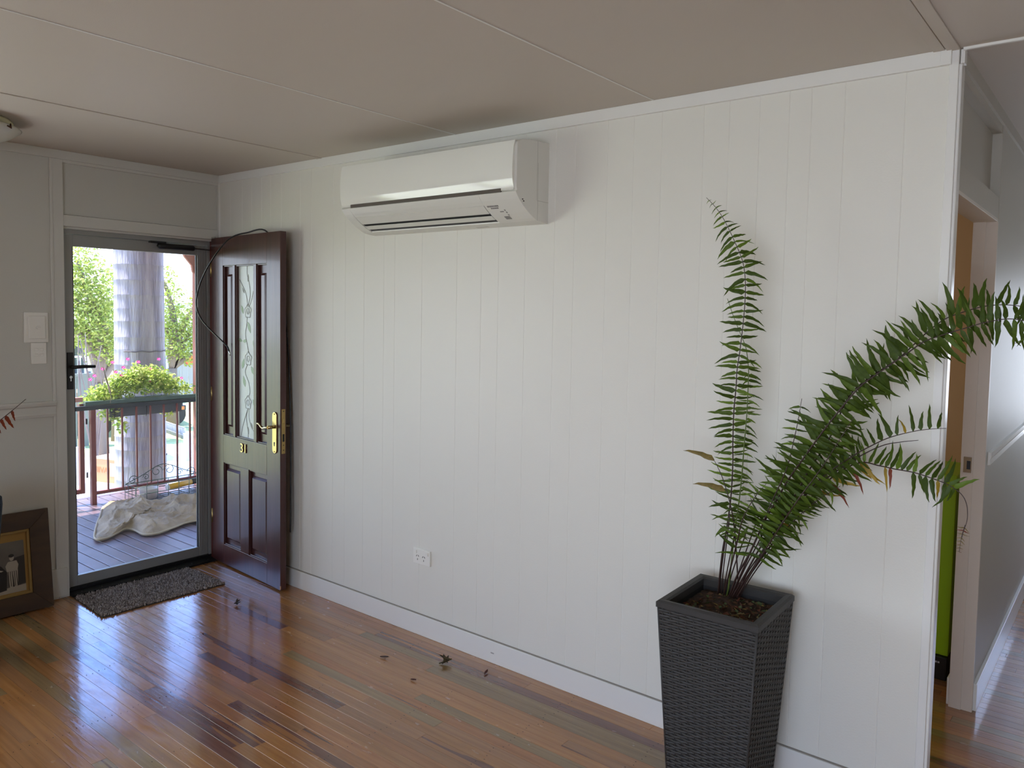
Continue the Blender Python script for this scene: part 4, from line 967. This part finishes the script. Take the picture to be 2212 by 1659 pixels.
q.tube(spline([a_, at(230, 820, 0, RX-.03), at(236, 840, 0, RX), b_, at(238, 872, 0, RX+.03)], 5), [.004]*4+[.007]*5+[.009]*4+[.003]*8, 8); q.build('dried_pod', mat('dry_pod', (120, 104, 88), .8), tr_)

# wire basket and its contents on the deck
GW = mat('dark_green_wire', (40, 66, 60), .4)
bk_ = thing('wire_basket', (RX+.2, .8, DZ), 'dark green scrolled wire hanging basket lying on the deck', 'basket')
bx0, bx1, by0, by1, bz0, bz1 = RX+.07, RX+.27, .50, 1.20, DZ+.012, DZ+.15
q = MB(); r = .0035
for z in (bz0, (bz0+bz1)/2, bz1): q.tube([(bx0, by0, z), (bx1, by0, z), (bx1, by1, z), (bx0, by1, z), (bx0, by0, z)], r, 5, caps=False)
q.build('basket_hoop', GW, bk_)
q = MB()
for k in range(8):
    y = by0+(by1-by0)*k/7; q.tube([(bx0, y, bz1), (bx0, y, bz0), (bx1, y, bz0), (bx1, y, bz1)], r*.8, 5)
for k in range(4):
    x = bx0+(bx1-bx0)*k/3; q.tube([(x, by0, bz1), (x, by0, bz0), (x, by1, bz0), (x, by1, bz1)], r*.8, 5)
q.build('basket_bars', GW, bk_)
def scroll(cy, cz, r0, s):
    pts = []
    for k in range(26):
        t = k/25; a = t*4.2*math.pi*.6; rr = r0*(1-.75*t); pts.append((bx0, cy+s*rr*math.cos(a), cz+rr*math.sin(a)))
    return pts
ym = (by0+by1)/2
for cy, cz, r0, s in ((ym-.06, .11, .055, 1), (ym+.06, .11, .055, -1), (by0+.07, .06, .045, 1), (by1-.07, .06, .045, -1), (ym-.16, .07, .03, -1), (ym+.16, .07, .03, 1)):
    MB().tube(scroll(cy, cz, r0, s), .0032, 5).build('scroll', GW, bk_)
MB().tube(spline([(bx0, by0, bz1), (bx0, by0+.15, .09), (bx0, ym, .17), (bx0, by1-.15, .09), (bx0, by1, bz1)], 8), .0035, 5).build('back_hoop', GW, bk_)
tb = thing('sealant_tube', (RX+.2, 1.0, DZ+.04), 'yellow-labelled cartridge lying in the wire basket', 'tube')
MB().tube([(RX+.21, .83, -.028), (RX+.19, 1.06, -.015)], .028, 16).build('label_sleeve', mat('yellow_label', (220, 165, 40), .4), tb)
MB().tube([(RX+.19, 1.06, -.015), (RX+.182, 1.15, -.010)], .0285, 16).build('end_cap', BLACK, tb); MB().tube([(RX+.212, .815, -.029), (RX+.21, .83, -.028)], .027, 16).build('end_cap', PLW, tb)
tu = thing('plastic_tub', (RX+.17, .67, DZ), 'small pale translucent tub inside the left end of the wire basket', 'tub')
MB().lathe([(.001, .014), (.065, .014), (.082, .105), (.086, .11), (.08, .108), (.062, .02), (.001, .02)], (RX+.17, .665, DZ), 24).build('tub', mat('pale_tub', (214, 208, 204), .4), tu)

# crumpled padded sheet on the deck
bl_ = thing('quilted_blanket', (-1.8, .4, DZ), 'crumpled cream quilted drop cloth lying on the deck', 'blanket')
out = [(205, 1166), (208, 1140), (216, 1118), (222, 1100), (232, 1092), (250, 1088), (275, 1088), (305, 1090), (345, 1086), (390, 1080), (440, 1076), (480, 1074), (500, 1090), (470, 1125), (425, 1128), (400, 1133), (380, 1141), (355, 1150), (335, 1156), (310, 1157), (290, 1148), (270, 1146), (250, 1156), (228, 1166)]
OP = [at(x, y, 2, DZ+.01) for x, y in out]; cen = sum(OP, Vector())/len(OP)
q = MB(); nr, na = 80, 240
def outl(a):
    t = a*len(OP); i = int(t) % len(OP); f = t-int(t); A0, A1, A2, A3 = OP[i-1], OP[i], OP[(i+1) % len(OP)], OP[(i+2) % len(OP)]
    return .5*((2*A1)+(-A0+A2)*f+(2*A0-5*A1+4*A2-A3)*f*f+(-A0+3*A1-3*A2+A3)*f**3)
vs = []
for i in range(nr+1):
    for j in range(na):
        e = outl(j/na); r = i/nr; p = cen.lerp(e, r)
        v = Vector((p.x*2.0, p.y*2.6, 0)); hh = .5+.5*noise.noise(v*1.1+Vector((3, 1, 0)))
        def rg(a, b, o, k): return max(0, 1-abs(noise.noise(Vector((p.x*a+o, p.y*b+o*.7, o))))*k)**2
        ridge = rg(2.2, 3.4, 1.3, 2.4); rid2 = rg(5.5, 7.5, 4.1, 2.2); rid3 = rg(13, 16, 7.7, 2.0)
        fine = noise.noise(Vector((p.x*30, p.y*30, 5)))*.004+noise.noise(Vector((p.x*60, p.y*60, 9)))*.002
        edge = min(1, (1-r)*3.2+.14)
        hgt = (.026+.05*hh+.06*ridge+.022*rid2+.010*rid3)*edge**.8+fine*edge
        if i == nr: hgt = .004+max(0, noise.noise(Vector((p.x*4, p.y*4, 1))))*.03
        vs.append((p.x, p.y, DZ+.005+hgt))
fs = [(i*na+j, i*na+(j+1) % na, (i+1)*na+(j+1) % na, (i+1)*na+j) for i in range(nr) for j in range(na)]
q.add(vs, fs, 0, True)
bo = q.build('cloth', mat('cream_quilt', (176, 152, 122), .9, bump=(110, .6), var=((146, 124, 98), 9)), bl_)
md = bo.modifiers.new('thick', 'SOLIDIFY'); md.thickness = .008
MB().tube([outl(j/na)+Vector((0, 0, .012)) for j in range(na+1)], .008, 6, caps=False).build('hem', mat('quilt_hem', (180, 160, 132), .9), bl_)

# palm trunk
G = -1.2
PX_, PY_ = -3.3, 1.035
pm = thing('palm_tree', (PX_, PY_, G), 'thick pale grey ringed palm trunk just beyond the balustrade', 'palm tree')
PALM = mat('palm_bark', (184, 178, 190), .8, bump=(60, 1.0, (1, 1, .12)), var=((140, 134, 150), 16, (1, 1, .10)))
prof = []; z = 0.; rings = []
def rad(z): return .262+.05*math.exp(-z*2.2)-.004*z
zz = 0
while zz < 12.2:
    stp = rnd.uniform(.12, .19); prof += [(rad(zz)+.001, zz), (rad(zz)+.003+.003*rnd.random(), zz+.005), (rad(zz)+.0015, zz+.016), (rad(zz), zz+stp*.6)]; zz += stp
K = .240/.262
MB().lathe([(r*K, z) for r, z in prof], (PX_, PY_, G), 40).build('trunk', PALM, pm)
q = MB()
for (zz) in (.75, .95, 1.32, 1.9, 2.4):
    a0 = rnd.uniform(0, 6); q.tube([(PX_+(rad(zz)*K+.004)*math.cos(a0+t*.12), PY_+(rad(zz)*K+.004)*math.sin(a0+t*.12), G+zz+.004*math.sin(t*1.3)) for t in range(22)], .006, 5)
q.build('leaf_scars', mat('palm_scar', (112, 104, 110), .9), pm)
q = MB()
for k in range(14):
    a = k*2*math.pi/14; d = Vector((math.cos(a), math.sin(a), 0)); c = Vector((PX_, PY_, G+12.1)); q.tube([c, c+d*.8+Vector((0, 0, .9)), c+d*2+Vector((0, 0, .9)), c+d*3+Vector((0, 0, .1))], [.03, .02, .012, .004], 5)
    for m_ in range(40):
        t = .15+.85*m_/40; p = c+d*3*t+Vector((0, 0, 1.2*math.sin(t*2.6)))
        for s_ in (-1, 1):
            e = Vector((-d.y, d.x, 0))*s_; q.add([p, p+e*.35+d*.1+Vector((0, 0, -.1)), p+e*.7+d*.2+Vector((0, 0, -.45)), p+e*.33+d*.14+Vector((0, 0, -.12))], [(0, 1, 2, 3)])
q.build('crown', FOL[1], pm)

# ground
gd = thing('ground', (-12, 6, G), 'bright sunlit lawn below the deck', 'lawn', kind='structure')
bx('lawn', (-60, -40, G-.2), (-.2, 60, G), mat('sunlit_grass', (160, 164, 100), .9, var=((176, 180, 122), 1.5), bump=(60, .5)), gd)
pth = thing('path', (-9, 3, G), 'pale concrete path crossing the lawn', 'path', kind='structure')
bx('slab', (-10.6, -2, G), (-5.0, 14, G+.02), mat('pale_concrete', (214, 208, 200), .8, bump=(30, .2)), pth)
# carton
def gp(x, y, z=G): return at(x, y, 2, z)
ctn = thing('cardboard_carton', (-8.3, 2.7, G), 'brown cardboard carton with orange print on the ground behind the gate', 'carton')
a_, b_ = gp(206, 1040, G+.02), gp(259, 1046, G+.02); hh = (at(206, 990, 0, a_.x).z-G-.02)
CT = mat('cardboard', (196, 142, 98), .8)
dvec = (b_-a_); dvec.z = 0; Lc = dvec.length; cang = math.atan2(dvec.y, dvec.x)
CTm = Matrix.Translation((a_.x, a_.y, G+.02)) @ Matrix.Rotation(cang, 4, 'Z')
MB().box((0, 0, 0), (Lc, .5, hh), T=CTm).build('box', CT, ctn, .004)
MB().box((-.01, -.01, hh), (Lc+.01, .51, hh+.03), T=CTm).build('lid', mat('cardboard_top', (224, 186, 150), .8), ctn)
MB().box((Lc*.62, -.004, hh*.3), (Lc*.93, 0, hh*.85), T=CTm).build('paper_label', PLW, ctn)
text_mesh('VIIVAI', .13, CTm @ Matrix.Translation((Lc*.26, -.004, hh*.42)) @ Matrix.Rotation(R90, 4, 'X'), mat('orange_print', (226, 110, 60), .6), 'printed_word', ctn, .001, 0)
# metal tray / low wall beside the carton
sl = thing('metal_sheet', (-6.5, 2.3, G), 'pale blue-grey metal sheeting lying under the carton', 'metal sheet')
c1, c2, c3, c4 = gp(190, 1066, G+.3), gp(270, 1072, G+.3), gp(270, 1046, G+.3), gp(180, 1044, G+.3)
MB().prism([(p.x, p.y) for p in (c1, c2, c3, c4)], 2, G+.25, G+.3).build('sheet', mat('blue_grey_metal', (160, 176, 196), .4, .3), sl)
s2 = thing('metal_sheet', (-7, 4, G), 'pale blue-grey metal sheeting behind the wire basket, right of the palm', 'metal sheet')
c1, c2, c3, c4 = gp(340, 1035, G+.3), gp(430, 1022, G+.3), gp(430, 990, G+.3), gp(340, 1012, G+.3)
MB().prism([(p.x, p.y) for p in (c1, c2, c3, c4)], 2, G+.25, G+.3).build('sheet', mat('blue_grey_metal'), s2)
# bollard posts
for (xx, lab) in ((174, 'pale blue steel post on the lawn left of the gate post'), (405, 'pale blue steel post on the lawn right of the palm trunk')):
    p = gp(xx, 1050 if xx < 200 else 1000); zt_ = at(xx, 968 if xx < 200 else 938, 0, p.x).z
    t_ = thing('steel_post', (p.x, p.y, G), lab, 'post', 'steel posts on the lawn'); bx('shaft', (p.x-.05, p.y-.05, G), (p.x+.05, p.y+.05, zt_), mat('pale_blue_steel', (168, 182, 206), .5), t_, .004)
    bx('cap', (p.x-.055, p.y-.055, zt_), (p.x+.055, p.y+.055, zt_+.02), mat('pale_blue_steel'), t_, .002)
# low wire edging
ed = thing('wire_edging', (-12, 6, G), 'low grey wire border edging on the lawn right of the palm', 'edging')
p0, p1 = gp(346, 930), gp(400, 950); q = MB()
for k in range(26):
    t = k/25; p = p0.lerp(p1, t); q.tube([(p.x, p.y, G), (p.x, p.y, G+.26)], .012, 4)
q.tube([p0+Vector((0, 0, .25)), p1+Vector((0, 0, .25))], .015, 4); q.tube([p0+Vector((0, 0, .08)), p1+Vector((0, 0, .08))], .012, 4)
q.build('wires', mat('grey_wire', (150, 150, 160), .5), ed)
# trailers
def trailer(xa_, xb_, yb_, label, hpx):
    p, r_ = gp(xa_, yb_), gp(xb_, yb_-4 if xa_ > 300 else yb_-6); t_ = thing('flat_trailer', (p.x, p.y, G), label, 'trailer', 'flat trailers on the lawn'); dv = r_-p; dv.z = 0; Lt = dv.length
    T = Matrix.Translation((p.x, p.y, G)) @ Matrix.Rotation(math.atan2(dv.y, dv.x), 4, 'Z')
    DK = mat('trailer_black', (44, 46, 50), .5)
    MB().box((0, 0, .36), (Lt, .08, .48), T=T).build('side_beam', DK, t_); MB().box((0, 1.5, .36), (Lt, 1.58, .48), T=T).build('side_beam', DK, t_)
    MB().box((0, .08, .44), (Lt, 1.5, .48), T=T).build('bed', mat('trailer_grey', (110, 112, 118), .6), t_)
    MB().box((Lt*.0, -.02, .60), (Lt*.85, .06, .68), T=T).build('side_rail', DK, t_)
    for xx in (.1, .5, .8): MB().box((Lt*xx, 0, .48), (Lt*xx+.05, .05, .62), T=T).build('stanchion', DK, t_)
    for xx in (.3, .55):
        MB().tube([T @ Vector((Lt*xx, .02, .28)), T @ Vector((Lt*xx, .2, .28))], .28, 18).build('wheel', BLACK, t_)
    MB().box((Lt-.12, -.03, .38), (Lt-.04, .0, .46), T=T).build('tail_lamp', mat('orange_reflector', (230, 130, 50), .4), t_)
    MB().box((Lt*.1, .3, .50), (Lt*.6, 1.2, .95), T=T).build('load', mat('timber_load', (178, 120, 84), .8), t_)
trailer(150, 262, 948, 'long dark flat trailer standing on the lawn left of the palm', 1)
trailer(343, 402, 922, 'dark flat trailer standing on the lawn right of the palm', 1)
# fences and buildings
def ribfence(xa_, xb_, X, ztop, zbot, rgb, label, name='metal_fence'):
    a, b = at(xa_, 800, 0, X), at(xb_, 800, 0, X); t_ = thing(name, (X, (a.y+b.y)/2, G), label, 'fence')
    M = mat('fence_%d_%d_%d' % rgb, rgb, .6); w2 = .22; y = a.y
    while y < b.y:
        bx('fence_panel', (X, y, zbot), (X+.03, min(b.y, y+w2-.02), ztop), M, t_); y += w2
    bx('fence_cap', (X-.03, a.y, ztop), (X+.05, b.y, ztop+.05), M, t_)
ribfence(140, 212, -12, at(180, 812, 0, -12).z, G, (112, 116, 104), 'pale green ribbed metal fence behind the left of the balustrade')
ribfence(345, 430, -18, at(390, 770, 0, -18).z, G, (150, 146, 140), 'pale ribbed metal fence behind the trees on the right', 'tall_metal_fence')
pp = at(367, 830, 0, -17.8)
pf_ = thing('fence_post', (-17.8, pp.y, G), 'pale blue upright post against the ribbed metal fence on the right', 'post'); bx('shaft', (-17.85, pp.y-.09, G), (-17.75, pp.y+.09, at(367, 770, 0, -17.8).z), mat('pale_blue_steel'), pf_, .003)
pp = at(410, 778, 0, -17.9)
lamp = thing('orange_sign', (-17.9, pp.y, pp.z), 'small orange round sign on the ribbed metal fence', 'sign'); MB().tube([(-17.95, pp.y, pp.z), (-17.9, pp.y, pp.z)], .14, 16).build('disc', mat('orange_disc', (230, 90, 50), .5), lamp)
shd = thing('neighbour_house', (-20, 5, G), 'neighbouring timber house with a dark verandah and white balusters', 'house')
a, b = at(140, 780, 0, -20), at(215, 780, 0, -20)
bx('house_body', (-26, a.y-3, G), (-21.5, b.y+.2, at(180, 735, 0, -20).z+.4), mat('house_shade', (90, 100, 92), .7), shd)
bx('verandah_floor', (-21.4, a.y-3, at(180, 810, 0, -20).z-.15), (-20, b.y+.1, at(180, 808, 0, -20).z), mat('house_shade'), shd)
bx('verandah_roof', (-21.6, a.y-3, at(180, 735, 0, -20).z), (-19.8, b.y+.3, at(180, 728, 0, -20).z), mat('house_roof', (170, 120, 104), .7), shd)
bx('handrail', (-20.05, a.y-3, at(180, 772, 0, -20).z), (-19.95, b.y+.1, at(180, 768, 0, -20).z), PLW, shd)
for k in range(16): bx('house_baluster', (-20.03, b.y-.12*k*1.6-.05, at(180, 808, 0, -20).z), (-19.97, b.y-.12*k*1.6+.04, at(180, 771, 0, -20).z), PLW, shd)
wr = thing('pale_shed', (-24, 14, G), 'pale shed beyond the trees on the right', 'shed')
a, b = at(330, 700, 0, -26), at(450, 700, 0, -26)
bx('shed_body', (-30, a.y, G), (-26, b.y, at(390, 668, 0, -26).z), mat('shed_white', (224, 224, 220), .6), wr); bx('shed_roof', (-30.2, a.y-.2, at(390, 668, 0, -26).z), (-25.6, b.y+.2, at(390, 655, 0, -26).z), mat('shed_roof', (200, 206, 210), .4), wr)
# trees
TL = [mat('tree_leaf_%s' % n, c, .6, trans=.35) for n, c in (('a', (160, 172, 70)), ('b', (130, 146, 56)), ('c', (182, 186, 98)))]
TRK = mat('tree_bark', (128, 112, 96), .9)
def tree(X, blobs, trunk, label, n, size, group='trees beyond the deck'):
    pts = [(at(x, y, 0, X), R) for x, y, R in blobs]
    t_ = thing('tree', (X, trunk, G), label, 'tree', group)
    q = MB()
    for c, R in pts: leaves(q, c, (R*1.1, R, R*.9), int(n*R*R), size, shell=.35)
    tag(q.build('crown', TL, t_), kind='stuff')
    q = MB(); base = Vector((X, trunk, G)); fork = Vector((X, trunk, .2)); q.tube([base, fork], [.16, .11], 8)
    for c, R in pts: q.tube(spline([fork, fork.lerp(c, .5)+Vector((0, rnd.uniform(-.2, .2), .1)), c], 4), [.07]*4+[.045]*4+[.015], 6)
    q.build('trunk', TRK, t_)
tree(-10.5, [(165, 560, .50), (180, 600, .55), (160, 640, .6), (200, 640, .5), (185, 690, .6), (155, 700, .5), (230, 700, .55), (215, 740, .5), (240, 760, .38)], at(215, 800, 0, -10.5).y, 'leafy yellow-green tree left of the palm trunk', 3000, .042)
tree(-12.2, [(235, 640, .45), (250, 690, .5), (262, 730, .5), (245, 600, .3), (262, 770, .4)], at(255, 800, 0, -12.2).y, 'thin olive tree close behind the left side of the palm', 1800, .045)
tree(-13.2, [(352, 600, .35), (365, 640, .42), (380, 690, .5), (395, 735, .62), (365, 745, .5), (415, 705, .5), (415, 760, .45), (348, 700, .4), (425, 650, .28)], at(372, 800, 0, -13.2).y, 'feathery yellow-green tree right of the palm trunk', 2600, .044)
q = thing('bare_shrub', (-9.5, at(185, 790, 0, -9.5).y, G), 'bare pale-branched shrub before the neighbouring house', 'shrub')
b_ = MB(); base = at(205, 850, 0, -9.5); base.z = G
for k in range(9):
    e = at(rnd.uniform(158, 220), rnd.uniform(715, 775), 0, -9.5); b_.tube(spline([base, base.lerp(e, .5)+Vector((0, rnd.uniform(-.15, .15), .2)), e], 5), [.016]*5+[.010]*5+[.004], 5)
b_.build('branches', mat('pale_branch', (120, 104, 94), .8), q)
